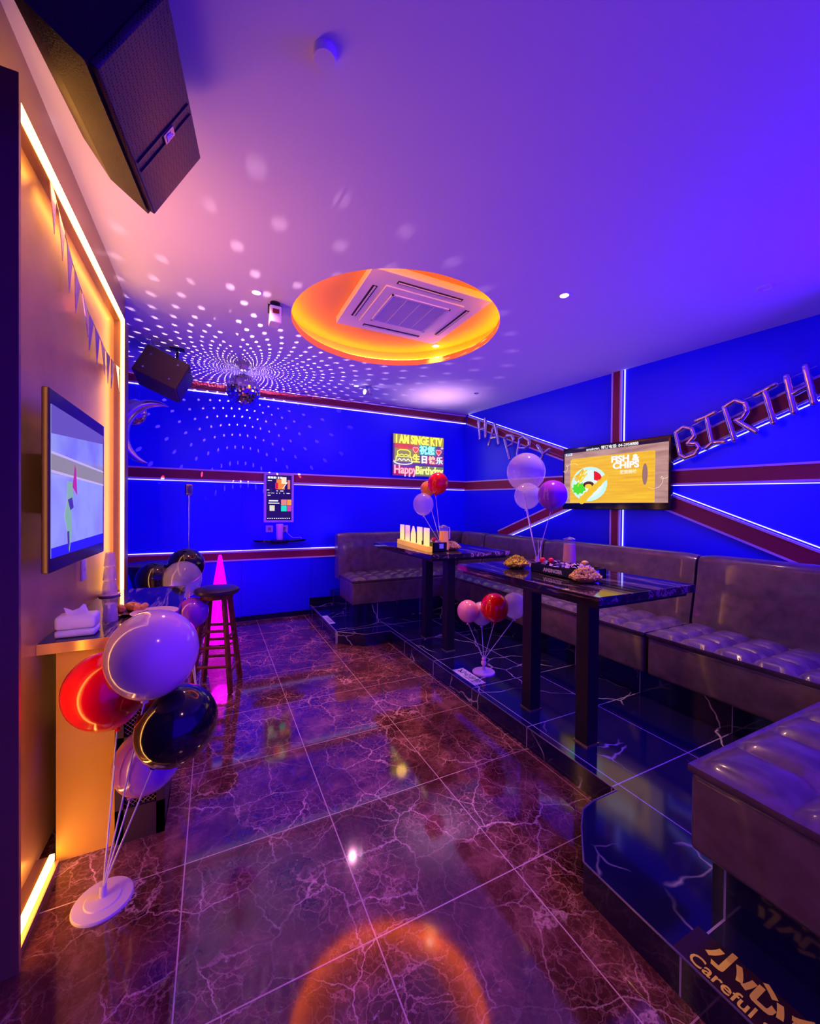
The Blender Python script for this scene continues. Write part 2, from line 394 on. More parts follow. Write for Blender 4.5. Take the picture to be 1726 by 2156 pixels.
b.box((ac0.x - .25, ac0.y - .225, zb - .02), (ac0.x - .237, ac0.y + .225, zb - .012)); b.box((ac0.x + .237, ac0.y - .225, zb - .02), (ac0.x + .25, ac0.y + .225, zb - .012))
b.build('grille', M_WHITE, t)
b = MB(); b.box((ac0.x - .236, ac0.y - .21, zb - .0135), (ac0.x + .236, ac0.y + .21, zb - .0118)); b.build('filter', mat('grey_filter', (0.25, 0.22, 0.27), 0.7), t)
for sx, sy, w, h in ((0, -1, .27, .019), (0, 1, .27, .019), (-1, 0, .019, .25), (1, 0, .019, .25)):
    cx_, cy_ = ac0.x + sx * .395, ac0.y + sy * .36
    b = MB(); b.box((cx_ - w, cy_ - h, zb - .002), (cx_ + w, cy_ + h, zb + .01)); v = b.build('air_outlet', mat('dark_slot', (0.03, 0.015, 0.02), 0.5), t)
    b = MB()
    if sx == 0: b.box((cx_ - w + .01, cy_ - .003, zb - .006), (cx_ + w - .01, cy_ + .009, zb - .002))
    else: b.box((cx_ - .003, cy_ - h + .01, zb - .006), (cx_ + .009, cy_ + h - .01, zb - .002))
    b.build('louvre', M_WHITE, v)

dl_lab = ['', '', '', '', 'unseen ceiling downlight added behind the camera as fill']
dl_lab[:4] = ['small recessed ceiling downlight beside the white stage lamp box', 'small recessed ceiling downlight glowing right of the round recess',
          'small recessed ceiling downlight next to the little spotlight by the back wall', 'small downlight glowing inside the round orange recess']
for i, (x, y, c, pw) in enumerate(DOWN):
    z = CEIL + .17 if i == 3 else CEIL
    t = thing('ceiling_downlight', dl_lab[i], 'ceiling light', (x, y, z), 'ceiling downlights')
    b = MB(); b.lathe([(.028, 0), (.042, 0), (.042, -.004), (.03, -.006), (.028, 0)], (x, y, z), 24); b.build('trim_ring', M_WHITE, t, smooth=True)
    b = MB(); b.lathe([(0, 0), (.028, 0), (.024, -.004), (0, -.005)], (x, y, z), 20); b.build('lens', mat('downlight_lens', (1, 1, 1), .4, emit=(1, .85, .8), strength=5), t, smooth=True)
    light('downlight_beam', 'SPOT', (x, y, z - .02), c, pw, .03, (0, 0, 0), spot=(80 if i in (1, 3) else 125), blend=.9)
b = MB(); b.lathe([(0, -.028), (.034, -.028), (.038, -.02), (.038, 0)], (0.315, 1.29, CEIL), 32); o = b.build('smoke_detector', M_CEIL, smooth=True); tag(o, 'round ceiling-coloured cap on the bare ceiling near the big speaker', 'smoke detector')
p = at_z(1610, 606, CEIL); b = MB(); b.lathe([(.03, 0), (.034, -.006), (.045, -.006), (.048, 0)], p, 24); o = b.build('ceiling_ring', M_CEIL, smooth=True); tag(o, 'thin round ceiling ring close to the right edge, unlit', 'ceiling fitting')
p = at_z(1003, 828, CEIL); b = MB(); b.lathe([(0, -.02), (.008, -.02), (.008, -.004), (.03, -.003), (.032, 0)], p, 16); o = b.build('sprinkler_head', M_CHROME, smooth=True); tag(o, 'tiny sprinkler head on the ceiling near the far right corner', 'sprinkler')

# white stage lamp box under the ceiling left of the recess
p = Vector((.39, 3.02, CEIL))
t = thing('stage_lamp', 'small white stage lamp box on a bracket left of the round recess', 'stage light', p)
b = MB(); b.lathe([(0, 0), (.035, 0), (.035, -.01), (0, -.012)], p, 20); b.tube([p + Vector((-.045, 0, -.08)), p + Vector((-.045, 0, -.02)), p + Vector((.045, 0, -.02)), p + Vector((.045, 0, -.08))], .005, 8); b.build('bracket', M_BLACK, t, smooth=True)
b = MB(); b.box(p + Vector((-.04, -.05, -.16)), p + Vector((.04, .05, -.04)), bev=.008); hd = b.build('housing', M_WHITE, t, smooth=True)
b = MB(); b.box(p + Vector((-.022, -.054, -.095)), p + Vector((.022, -.049, -.065))); b.build('aperture', mat('red_dark_glass', (.2, .01, .02), .1), hd)
b = MB(); b.tube([p + Vector((.02, .03, -.04)), p + Vector((.05, .04, 0.0)), p + Vector((-.03, .05, -.005))], .003, 6); b.build('cable', M_BLACK, t, smooth=True)
# small spotlight head by the back wall
p = at_z(775, 814, CEIL)
t = thing('spotlight', 'little bracketed spotlight head hanging near the back wall, lens facing left', 'spotlight', p)
b = MB(); b.lathe([(0, 0), (.03, 0), (.03, -.008), (0, -.01)], p, 16); b.tube([p + Vector((0, -.035, -.075)), p + Vector((0, -.035, -.012)), p + Vector((0, .035, -.012)), p + Vector((0, .035, -.075))], .004, 8); b.build('bracket', M_CHROME, t, smooth=True)
b = MB(); b.cyl(p + Vector((-.05, -.02, -.075)), p + Vector((.05, .01, -.075)), .032, .026, 20); b.build('housing', mat('pale_metal', (.6, .5, .6), .35, .5), t, smooth=True)
b = MB(); b.cyl(p + Vector((-.054, -.021, -.075)), p + Vector((-.05, -.02, -.075)), .030, .030, 20); b.build('lens', mat('spot_lens', (1, 1, 1), .3, emit=(1, .95, 1), strength=4), t, smooth=True)
light('spotlight_beam', 'SPOT', p + Vector((-.09, -.04, -.07)), (.8, .45, 1), 6, .02, (0, -1.35, 0), spot=80)
light('corner_ceiling_glow', 'SPOT', (2.65, 4.5, 2.25), (1, .50, .95), 18, .05, (PI, 0, 0), spot=110, blend=1)

# ---------------------------------------------------------------- mirror ball, its light spots
pc = Vector((.275, 4.523, CEIL))
t = thing('mirror_ball', 'mirrored disco ball hanging from the ceiling near the back wall', 'disco ball', pc)
b = MB(); b.lathe([(0, 0), (.042, 0), (.042, -.04), (.03, -.045), (0, -.045)], pc, 20); b.build('motor', mat('pink_motor', (.75, .6, .65), .4), t, smooth=True)
b = MB(); b.cyl(pc + Vector((0, 0, -.045)), pc + Vector((0, 0, -.10)), .006, seg=8); b.build('rod', M_CHROME, t)
bc = pc + Vector((0, 0, -.253)); BR = .163
b = MB(); rows = 26
for i in range(rows):
    t0, t1 = PI * i / rows, PI * (i + 1) / rows; nseg = max(4, int(2 * PI * math.sin((t0 + t1) / 2) * BR / (PI * BR / rows)))
    for k in range(nseg):
        f0, f1 = 2 * PI * (k + .05) / nseg, 2 * PI * (k + .95) / nseg; g0, g1 = t0 + .05 * (t1 - t0), t1 - .05 * (t1 - t0)
        q = [Vector((math.sin(a) * math.cos(f), math.sin(a) * math.sin(f), math.cos(a))) for a, f in ((g0, f0), (g1, f0), (g1, f1), (g0, f1))]
        n_ = sum(q, Vector()).normalized(); j = Vector((random.gauss(0, .12), random.gauss(0, .12), random.gauss(0, .12)))
        b.quad([bc + (v * BR) + n_ * (j.dot(v - n_) * BR * 1.2) for v in q])
b.build('mirror_tiles', mat('mirror_tile', (.95, .9, .95), .04, 1.0), t)
b = MB(); b.sphere(bc, BR - .003, 32); b.build('core', mat('ball_core', (.5, .4, .45), .3, .4), t, smooth=True)
def gobo(name, loc, power, nr, tilt, color, jit):
    o = light(name, 'POINT', loc, color, power, .0015); d = o.data; d.use_nodes = True; nt = d.node_tree
    em = nt.nodes['Emission']; tc = nt.nodes.new('ShaderNodeTexCoord'); sp = nt.nodes.new('ShaderNodeSeparateXYZ'); nt.links.new(tc.outputs['Normal'], sp.inputs[0])
    az = mth(nt, 'ARCTAN2', sp.outputs['Y'], sp.outputs['X'])
    zz = mth(nt, 'ABSOLUTE', sp.outputs['Z']); zc = mth(nt, 'MAXIMUM', zz, .03)
    # rows by distance on the ceiling: rr = cot(elevation)
    hor = mth(nt, 'SQRT', mth(nt, 'SUBTRACT', 1.0, mth(nt, 'MULTIPLY', zz, zz)))
    rr = mth(nt, 'LOGARITHM', mth(nt, 'DIVIDE', hor, zc), 1.13)
    down = mth(nt, 'LESS_THAN', sp.outputs['Z'], 0.0); rd = mth(nt, 'DIVIDE', mth(nt, 'ARCSINE', zz), 0.125)
    rr = mth(nt, 'ADD', mth(nt, 'MULTIPLY', rr, mth(nt, 'SUBTRACT', 1.0, down)), mth(nt, 'MULTIPLY', rd, down))
    row = mth(nt, 'FLOOR', rr); fr = mth(nt, 'SUBTRACT', mth(nt, 'FRACT', rr), .5)
    au = mth(nt, 'ADD', mth(nt, 'MULTIPLY', az, nr / (2 * PI)), mth(nt, 'MULTIPLY', row, jit)); fa = mth(nt, 'SUBTRACT', mth(nt, 'FRACT', mth(nt, 'ADD', au, 100.0)), .5)
    d2 = mth(nt, 'ADD', mth(nt, 'MULTIPLY', fr, fr), mth(nt, 'MULTIPLY', mth(nt, 'MULTIPLY', fa, fa), 1.5))
    dot = mth(nt, 'LESS_THAN', d2, mth(nt, 'SUBTRACT', .022, mth(nt, 'MULTIPLY', down, .010)))
    boost = mth(nt, 'DIVIDE', 1.0, mth(nt, 'MULTIPLY', zc, mth(nt, 'MULTIPLY', zc, zc)))
    up = mth(nt, 'GREATER_THAN', sp.outputs['Z'], 0.0)
    st = mth(nt, 'MULTIPLY', dot, mth(nt, 'ADD', mth(nt, 'MULTIPLY', up, mth(nt, 'MINIMUM', boost, 450.0)), mth(nt, 'MULTIPLY', mth(nt, 'SUBTRACT', 1.0, up), mth(nt, 'MULTIPLY', mth(nt, 'GREATER_THAN', sp.outputs['Y'], 0.4), 260.0))))
    nt.links.new(st, em.inputs['Strength']); em.inputs['Color'].default_value = (*color, 1)
gobo('mirror_ball_sparkle', pc + Vector((.02, .10, -.085)), 2.4, 46, 0, (1, .75, .9), .37)

# ================================================================ SEATS
def tufted(x0, x1, y0, y1, z, nx, ny, amp=.034, front=None):
    """quilted cushion top as a closed shell between z-.06 and z; pinched along the button lines"""
    b = MB(); R = 8; gx, gy = nx * R, ny * R
    def hh(u, v):
        fu = abs(((u * nx) % 1) * 2 - 1) if 0 < u < 1 else 1; fv = abs(((v * ny) % 1) * 2 - 1) if 0 < v < 1 else 1
        return z - amp * max(fu ** 4, fv ** 4) - .010 * (fu ** 2 + fv ** 2) * .5
    V = [[b.bm.verts.new((x0 + (x1 - x0) * i / gx, y0 + (y1 - y0) * j / gy, hh(i / gx, j / gy))) for j in range(gy + 1)] for i in range(gx + 1)]
    for i in range(gx):
        for j in range(gy): b.bm.faces.new((V[i][j], V[i + 1][j], V[i + 1][j + 1], V[i][j + 1]))
    rim = [V[i][0] for i in range(gx + 1)] + [V[gx][j] for j in range(1, gy + 1)] + [V[i][gy] for i in range(gx - 1, -1, -1)] + [V[0][j] for j in range(gy - 1, 0, -1)]
    prev = rim
    cxm, cym = (x0 + x1) / 2, (y0 + y1) / 2
    for out, zz in ((.010, z - .035), (.010, z - .055), (0.0, z - .065)):
        nr = []
        for v in rim:
            sx = 1 if v.co.x > cxm else -1; sy = 1 if v.co.y > cym else -1
            ex = out * sx if abs(v.co.x - (x1 if sx > 0 else x0)) < 1e-4 else 0; ey = out * sy if abs(v.co.y - (y1 if sy > 0 else y0)) < 1e-4 else 0
            nr.append(b.bm.verts.new((v.co.x + ex, v.co.y + ey, zz)))
        for k in range(len(rim)): k2 = (k + 1) % len(rim); b.bm.faces.new((prev[k], prev[k2], nr[k2], nr[k]))
        prev = nr
    b.bm.faces.new(prev[::-1])
    return b
ST = .61
def seat(label, x0, x1, y0, y1, nx, ny, *backs):
    t = thing('bench_seat', label, 'bench', ((x0 + x1) / 2, (y0 + y1) / 2, .30), 'leather benches around the tables')
    b = MB(); b.box((x0 + .008, y0 + .008, .30), (x1 - .008, y1 - .008, ST - .06), bev=.018); b.build('seat_base', M_LEATHER, t, smooth=True)
    tufted(x0 + .012, x1 - .012, y0 + .012, y1 - .012, ST, nx, ny).build('seat_cushion', M_LEATHER, t, smooth=True, angle=75)
    for back in backs:
        (ax, ay), (bx, by), (nx_, ny_) = back          # foot line a-b of the front face, outward direction n (towards the wall)
        a = Vector((ax, ay, 0)); c = Vector((bx, by, 0)); n_ = Vector((nx_, ny_, 0)); L = (c - a).length; u = (c - a).normalized()
        prof = [(0.0, ST - .10), (0.0, ST), (.05, .90), (.065, 1.03), (.075, 1.06), (.10, 1.078), (.17, 1.08), (.20, 1.06), (.205, 1.0), (.205, ST - .10)]
        b = MB(); ends = []
        NS = 24
        rows = []
        for k in range(NS + 1):
            s = .004 + (L - .008) * k / NS; e = min(k, NS - k); inset = .012 if e == 0 else (.003 if e == 1 else 0)
            rows.append([b.bm.verts.new(a + u * s + n_ * (d + inset * (1 if i < 6 else -1)) + Vector((0, 0, zz - (inset if zz > .7 else 0)))) for i, (d, zz) in enumerate(prof)])
        for r0, r1 in zip(rows, rows[1:]):
            for i in range(len(prof)): i2 = (i + 1) % len(prof); b.bm.faces.new((r0[i], r1[i], r1[i2], r0[i2]))
        b.bm.faces.new(rows[0]); b.bm.faces.new(rows[-1][::-1])
        b.build('backrest', M_LEATHER, t, smooth=True, angle=60)
    return t
seat('grey leather bench against the far wall, open tufted seat end towards the floor', 1.39, 3.12, 4.255, 4.79, 10, 3, ((1.39, 4.79), (3.33, 4.79), (0, 1)), ((3.12, 4.255), (3.12, 4.785), (1, 0)))
seat('grey leather bench module in the far right corner, behind the balloons on the far table', 2.60, 3.12, 3.215, 4.245, 3, 6, ((3.12, 3.215), (3.12, 4.245), (1, 0)))
seat('grey leather bench module along the right wall, behind the snack table', 2.60, 3.12, 1.695, 3.205, 3, 8, ((3.12, 1.695), (3.12, 3.205), (1, 0)))
seat('grey leather bench module nearest on the right wall, cut by the right edge', 2.605, 3.12, .16, 1.685, 3, 8, ((3.12, .16), (3.12, 1.685), (1, 0)))
seat('grey leather bench at the near right edge with large tufted squares', 1.39, 2.585, .02, .755, 5, 3)

# ================================================================ TABLES
TT, K = 1.01, .876
def table(label, x0, y0, x1, y1, legs):
    t = thing('bar_table', label, 'table', ((x0 + x1) / 2, (y0 + y1) / 2, HP), 'tall marble bar tables')
    b = MB(); b.box((x0, y0, TT - .04), (x1, y1, TT), bev=.003); b.build('tabletop', M_TABLE, t)
    b = MB(); b.box((x0 + .03, y0 + .03, TT - .062), (x1 - .03, y1 - .03, TT - .04)); b.build('support_frame', M_PILLAR, t)
    for lx, ly in legs:
        b = MB(); b.box((lx, ly, HP + .006), (lx + .082, ly + .082, TT - .062), bev=.003); lg = b.build('leg', M_PILLAR, t)
        b = MB(); b.box((lx - .006, ly - .006, HP), (lx + .088, ly + .088, HP + .008)); b.build('foot_plate', mat('brass_foot', (.5, .38, .2), .3, .8), lg)
    return t
table('nearer marble bar table on the platform with two square pillars, carrying two snack dishes', 1.54, 1.21, 2.285, 2.36, [(1.806, 1.48), (1.80, 1.90)])
table('farther marble bar table with the glowing bottle-shaped lights on it', 1.63, 2.90, 2.48, 4.22, [(1.868, 3.02), (1.868, 3.42)])

# ================================================================ BALLOONS
def balloon_mat(n, c, a=1.0, rough=.16):
    if a >= 1: return mat('balloon_' + n, c, rough, coat=.6)
    return mat('balloon_' + n, c, .08, alpha=a, coat=.5, spec=.8)
BM = dict(white=balloon_mat('lilac_white', (.86, .52, .64)), red=balloon_mat('red', (.90, .0, .01)), black=balloon_mat('black', (.008, .005, .012), rough=.1),
          purple=balloon_mat('purple', (.45, .13, .55)), pink=balloon_mat('pink', (.9, .3, .62)), violet=balloon_mat('violet', (.35, .04, .6)),
          clear=balloon_mat('clear', (.75, .65, .85), .38), orange=balloon_mat('orange', (.95, .35, .05)), lilac=balloon_mat('lilac', (.6, .4, .85)))
def balloon(c, r, foot, m, parent, name='balloon', stick=True, stretch=1.10, lean=None):
    """c: centre, r: radius, foot: where its stick starts"""
    c = Vector(c); foot = Vector(foot); ax = Vector(lean) if lean else (c - foot); ax.normalize()
    M = ax.to_track_quat('Z', 'Y').to_matrix().to_4x4()
    prof = []
    for i in range(21):
        th = PI * i / 20; z = -math.cos(th); rr = math.sin(th)
        if z < 0: rr *= 1 - .10 * z * z * (1 - rr) ; z *= stretch + .10
        prof.append((max(0, rr) * r if 0 < i < 20 else 0, z * r * (1.0 if z > 0 else 1.0) * (stretch if z > 0 else 1)))
    b = MB(); b.lathe(prof, c, 32, M); o = b.build(name, BM[m], parent, smooth=True)
    kb = c + ax * (-(stretch + .10) * r)
    b = MB(); b.lathe([(0, .012), (.006, .004), (.005, 0), (.012, -.012), (.010, -.014), (0, -.012)], kb, 12, M); b.build('knot', BM[m], o, smooth=True)
    if stick:
        b = MB(); b.cyl(foot, kb, .0028, seg=6); b.build('stick', mat('clear_white_stick', (.75, .68, .72), .3), parent, smooth=True)
    return o
def base_disc(p, r, m, parent, name='base_plate'):
    b = MB(); b.lathe([(0, 0), (r, 0), (r, .006), (r * .97, .010), (r * .62, .012), (r * .58, .016), (r * .12, .020), (.012, .03), (.010, .06), (0, .06)], p, 48); return b.build(name, m, parent, smooth=True)
M_BASEW = mat('white_base_plastic', (.80, .66, .62), .35)
# big cluster in the foreground
p = Vector((-.345, 1.722, 0))
t = thing('balloon_stand', 'balloon stand on the floor in front: lilac, red, black and purple balloons by the cabinet', 'balloons', p)
base_disc(p, .090, M_BASEW, t)
foot = p + Vector((0, 0, .05))
for px, py, r_, d, m, lean in ((224, 1450, .132, 1.46, 'red', (-.25, .1, 1)), (323, 1373, .136, 1.33, 'white', (.15, 0, 1)), (374, 1523, .128, 1.40, 'black', (.55, .0, 1)), (312, 1598, .118, 1.58, 'purple', (.45, .1, 1))):
    balloon(at_d(px, py, d), r_, foot, m, t, lean=lean, stretch=1.02)
b = MB()
for q in (Vector((.075, .02, 1)), ): b.cyl(foot, foot + q * .42, .0028, seg=6)
b.build('stick', mat('clear_white_stick'), t)
# cluster by the bar end
p = Vector((-.10, 3.17, 0))
t = thing('balloon_stand', 'balloon stand at the end of the bar: two black, one clear and one purple balloon', 'balloons', p)
base_disc(p, .09, M_BASEW, t); foot = p + Vector((0, 0, .05))
for px, py, r_, d, m in ((392, 1190, .134, 3.2, 'black'), (384, 1219, .136, 3.08, 'clear'), (406, 1289, .108, 2.98, 'violet')):
    balloon(at_d(px, py, d), r_, foot, m, t, stretch=1.02, lean=(.05, 0, 1))
p = Vector((-.33, 3.55, 0))
t = thing('balloon_stand', 'single black balloon low behind the bar, in front of the dark stool', 'balloons', p)
base_disc(p, .09, M_BASEW, t); balloon(at_d(325, 1218, 3.05), .125, p + Vector((0, 0, .05)), 'black', t, stretch=1.02, lean=(0, 0, 1))
# cluster on the platform
p = Vector((1.90, 2.52, HP))
t = thing('balloon_stand', 'balloon stand on the platform between the tables: pink, red, lilac and clear blue balloons', 'balloons', p)
base_disc(p, .088, mat('lilac_base_plastic', (.55, .35, .75), .3), t)
b = MB(); b.sphere(p + Vector((0, 0, .075)), .022, 14); b.sphere(p + Vector((0, 0, .105)), .017, 14); b.build('clip_knob', mat('pink_knob', (.9, .5, .65), .3), t, smooth=True)
foot = p + Vector((0, 0, .10))
for px, py, r_, d, m in ((985, 1286, .083, 3.05, 'pink'), (1014, 1291, .088, 3.10, 'lilac'), (1041, 1278, .104, 3.0, 'red'), (1083, 1274, .098, 3.12, 'clear')):
    balloon(at_d(px, py, d), r_, foot, m, t, stretch=1.0, lean=(.0, 0, 1))
# cluster on the far table
p = Vector((1.945, 3.26, TT))
t = thing('balloon_stand', 'table balloon stand with red, orange and clear balloons beside the neon sign', 'balloons', p)
base_disc(p, .05, M_BASEW, t); foot = p + Vector((0, 0, .04))
for px, py, r_, d, m in ((900, 1029, .072, 3.95, 'orange'), (922, 1017, .098, 3.78, 'red'), (891, 1061, .096, 3.68, 'clear')):
    balloon(at_d(px, py, d), r_, foot, m, t, stretch=1.04, lean=(-.05 if px < 910 else .25, 0, 1))
# cluster on the near table
p = Vector((2.02, 2.09, TT))
t = thing('balloon_stand', 'table balloon stand with two clear balloons and a violet one beside the wall TV', 'balloons', p)
base_disc(p, .05, M_BASEW, t); foot = p + Vector((0, 0, .04))
for px, py, r_, d, m in ((1110, 1043, .096, 3.00, 'clear'), (1107, 993, .130, 2.76, 'clear'), (1163, 1041, .100, 2.76, 'violet')):
    balloon(at_d(px, py, d), r_, foot, m, t, stretch=1.0, lean=(.1, 0, 1))

# ================================================================ SPEAKERS
def speaker(label, v, dims, s, grille_face, spec):
    """box given by origin, euler and size; s scales towards the camera"""
    a, bb, c = v[3:6]
    ca, sa, cb, sb, cc, sc = math.cos(a), math.sin(a), math.cos(bb), math.sin(bb), math.cos(c), math.sin(c)
    Rz = Matrix(((cc, -sc, 0), (sc, cc, 0), (0, 0, 1))); Ry = Matrix(((cb, 0, sb), (0, 1, 0), (-sb, 0, cb))); Rx = Matrix(((1, 0, 0), (0, ca, -sa), (0, sa, ca)))
    M = (Rz @ Ry @ Rx); o = CAM0 + (Vector(v[:3]) - CAM0) * s; d = Vector(dims) * s
    return M, o, d
M3, o, d = speaker('', (-0.2562266, 2.15686674, 2.71321554, -1.59918617, -2.10752308, 3.04067901), (.385, .367, .648), .80, None, None)
ctr = o + M3 @ (d * .5); TM = Matrix.Translation(o) @ M3.to_4x4()
t = thing('loudspeaker', 'large black loudspeaker with metal grille hung from the ceiling at top left', 'speaker', ctr)
b = MB()   # tapered cabinet: the back is narrower than the grille side
prof = [(0.0, .015), (d.x, .015), (d.x * .93, d.y * .55), (d.x * .72, d.y), (d.x * .28, d.y), (d.x * .07, d.y * .55)]
lo = [b.bm.verts.new(TM @ Vector((x, y, 0))) for x, y in prof]; hi = [b.bm.verts.new(TM @ Vector((x, y, d.z))) for x, y in prof]
b.bm.faces.new(lo); b.bm.faces.new(hi[::-1])
for k in range(6): b.bm.faces.new((lo[k], hi[k], hi[(k + 1) % 6], lo[(k + 1) % 6]))
M_SPK = mat('speaker_cabinet', (.022, .012, .016), .5, bump=.3, nscale=220); b.build('cabinet', M_SPK, t)
mg = bpy.data.materials.new('perforated_grille'); mg.use_nodes = True; nt = mg.node_tree; bs = nt.nodes['Principled BSDF']
tc = nt.nodes.new('ShaderNodeTexCoord'); wv = N(nt, 'ShaderNodeTexVoronoi', Scale=130.0, Randomness=0.0); nt.links.new(tc.outputs['Object'], wv.inputs['Vector'])
cc_ = ramp(nt, wv.outputs['Distance'], [(.30, (.004, .002, .004)), (.42, (.075, .03, .07))]); nt.links.new(cc_, bs.inputs['Base Color']); bs.inputs['Roughness'].default_value = .4; bs.inputs['Metallic'].default_value = .3
b = MB(); b.box((.008, -.006, .008), (d.x - .008, .016, d.z - .008), TM, bev=.006); g = b.build('grille', mg, t, smooth=True)
b = MB()
for zz in (.19, .225): b.box((.02, -.010, zz * d.z / .52), (d.x - .02, -.005, zz * d.z / .52 + .004), TM)
b.build('grille_rib', mat('grille_rib', (.06, .02, .05), .4), g)
nm = M3 @ Vector((0, -1, 0)); ux = M3 @ Vector((1, 0, 0)); uz = M3 @ Vector((0, 0, 1))
bc0 = TM @ Vector((d.x * .56, -.0105, d.z * .40))
b = MB(); b.box((-.024, -.016, -.002), (.024, .016, .002), basis(ux, uz, nm, bc0)); bd = b.build('badge', mat('badge_grey', (.45, .35, .45), .3, .5), g)
text_mesh('badge_lettering', 'JBL', .022, basis(ux, uz, nm, bc0 + nm * .0032), mat('badge_white', (.9, .85, .95), .3, emit=None), bd, bold=.0006)
b = MB(); top = TM @ Vector((d.x * .5, d.y * .9, d.z * .55)); b.cyl(top, (top.x - .02, top.y, CEIL), .014, seg=10); b.build('ceiling_bracket', M_BLACK, t, smooth=True)

M3, o, d = speaker('', (-0.35840327, 4.67900265, 2.58485655, 1.79283775, -0.414657, -3.27178), (.414, .316, .336), .885, None, None)
TM = Matrix.Translation(o) @ M3.to_4x4(); ctr = o + M3 @ (d * .5)
t = thing('loudspeaker', 'smaller tilted loudspeaker hung under the ceiling above the moon balloon', 'speaker', ctr)
b = MB(); b.box((.0, 0, 0), (d.x, d.y, d.z), TM, bev=.008); b.build('cabinet', mat('brown_speaker_cabinet', (.13, .075, .03), .45), t, smooth=True)
b = MB(); b.box((-.008, .012, .012), (.006, d.y - .012, d.z - .012), TM, bev=.004); b.build('grille', mg, t, smooth=True)
for x, y in ((.08, .06), (.30, .06), (.30, .20), (.08, .22)):
    b = MB(); b.lathe([(0, -.004), (.009, -.004), (.009, 0)], TM @ Vector((x, y, 0)), 12, M3.to_4x4()); b.build('screw', M_CHROME, t, smooth=True)
b = MB(); q = TM @ Vector((d.x * .35, d.y, d.z * .4)); b.cyl(q, (q.x, q.y, CEIL - .01), .012, seg=10); b.box((q.x - .06, q.y - .035, CEIL - .012), (q.x + .06, q.y + .035, CEIL)); b.build('ceiling_bracket', M_BLACK, t)

# ================================================================ SCREENS
def emis(n, c, s=1.0): return mat('glow_' + n, (0.0, 0.0, 0.0), .4, emit=c, strength=s)
# wall TV on the right wall
off = .10
q00, q10, q11, q01 = at_w(1184, 1069, off), at_w(1411, 1078, off), at_w(1412, 918, off), at_w(1183, 944, off)
u = -WD if (q10 - q00).dot(-WD) > 0 else WD
u = u.normalized(); vz = Vector((0, 0, 1)); org = Vector((q00.x, q00.y, (q00.z + q10.z) / 2)); TW = (q10 - q00).dot(u); TH = (q01.z + q11.z) / 2 - org.z
FM = basis(u, vz, u.cross(vz), org)
nn = u.cross(vz)
if nn.dot(WN) < 0: nn = -nn
FM = basis(u, vz, nn, org)
def tvrect(name, x0, y0, x1, y1, m, parent, z=0.0, t_=.0012):
    b = MB(); b.box((x0 * TW, y0 * TH, z), (x1 * TW, y1 * TH, z + t_), FM); return b.build(name, m, parent)
def tvpoly(name, pts, m, parent, z):
    b = MB(); lo = [b.bm.verts.new(FM @ Vector((x * TW, y * TH, z))) for x, y in pts]; hi = [b.bm.verts.new(FM @ Vector((x * TW, y * TH, z + .0008))) for x, y in pts]
    b.bm.faces.new(hi); n = len(pts)
    for i in range(n): b.bm.faces.new((lo[i], lo[(i + 1) % n], hi[(i + 1) % n], hi[i]))
    return b.build(name, m, parent)
t = thing('television', 'wall television on the blue wall showing a fish and chips advert', 'television', FM @ Vector((TW / 2, 0, -.03)))
b = MB(); b.box((0, 0, -.05), (TW, TH, 0), FM, bev=.006); b.build('housing', M_BLACKG, t, smooth=True)
b = MB(); b.box((TW * .4, TH * .35, -off), (TW * .6, TH * .65, -.05), FM); b.build('wall_mount', M_BLACK, t)
def wood_screen(name, c1, c2, sc):
    m = bpy.data.materials.new(name); m.use_nodes = True; nt = m.node_tree; bs = nt.nodes['Principled BSDF']; bs.inputs['Base Color'].default_value = (0, 0, 0, 1); bs.inputs['Roughness'].default_value = .3
    tc = nt.nodes.new('ShaderNodeTexCoord'); mp = nt.nodes.new('ShaderNodeMapping'); mp.inputs['Scale'].default_value = sc; nt.links.new(tc.outputs['Object'], mp.inputs[0])
    n = N(nt, 'ShaderNodeTexNoise', Scale=1.0, Detail=4.0); nt.links.new(mp.outputs[0], n.inputs['Vector'])
    c = ramp(nt, n.outputs['Fac'], [(.3, c1), (.7, c2)]); nt.links.new(c, bs.inputs['Emission Color']); bs.inputs['Emission Strength'].default_value = 1.0; return m
scr = tvrect('screen', .018, .10, .982, .965, wood_screen('screen_brown_boards', (.36, .17, .17), (.62, .36, .33), (3, 3, 22)), t)
tvrect('caption_bar', .018, .915, .982, .965, emis('bar', (.01, .005, .03)), scr, .0012)
bd_m = wood_screen('screen_chopping_board', (.85, .38, .02), (1.0, .62, .03), (2, 2, 40))
tvpoly('chopping_board', [(.085, .105), (.88, .105), (.88, .80)] + [(.88 - .02 + .02 * math.cos(a), .80 + .02 * math.sin(a)) for a in (0, .5, 1.0, 1.57)] + [(.105, .82), (.085, .79)], bd_m, scr, .0014)
ell = lambda cx, cy, rx, ry, a0=0, a1=2 * PI, n=36: [(cx + rx * math.cos(a0 + (a1 - a0) * k / n), cy + ry * math.sin(a0 + (a1 - a0) * k / n)) for k in range(n)]
tvpoly('plate', ell(.285, .40, .185, .27), emis('plate', (.62, .93, .88)), scr, .0024)
tvpoly('plate_well', ell(.285, .40, .150, .215), emis('plate2', (.80, .95, .92)), scr, .0034)
rng = random.Random(3)
for k in range(11):
    x, y, a = .19 + rng.uniform(-.02, .06), .50 + rng.uniform(-.06, .08), rng.uniform(.3, 1.3); dx, dy = .055 * math.cos(a), .085 * math.sin(a); wx, wy_ = -.007 * math.sin(a), .010 * math.cos(a)
    tvpoly('chip', [(x - dx - wx, y - dy - wy_), (x + dx - wx, y + dy - wy_), (x + dx + wx, y + dy + wy_), (x - dx + wx, y - dy + wy_)], emis('chip%d' % (k % 2), ((1, .72, .03), (.85, .50, .02))[k % 2]), scr, .0044 + k * .0001)
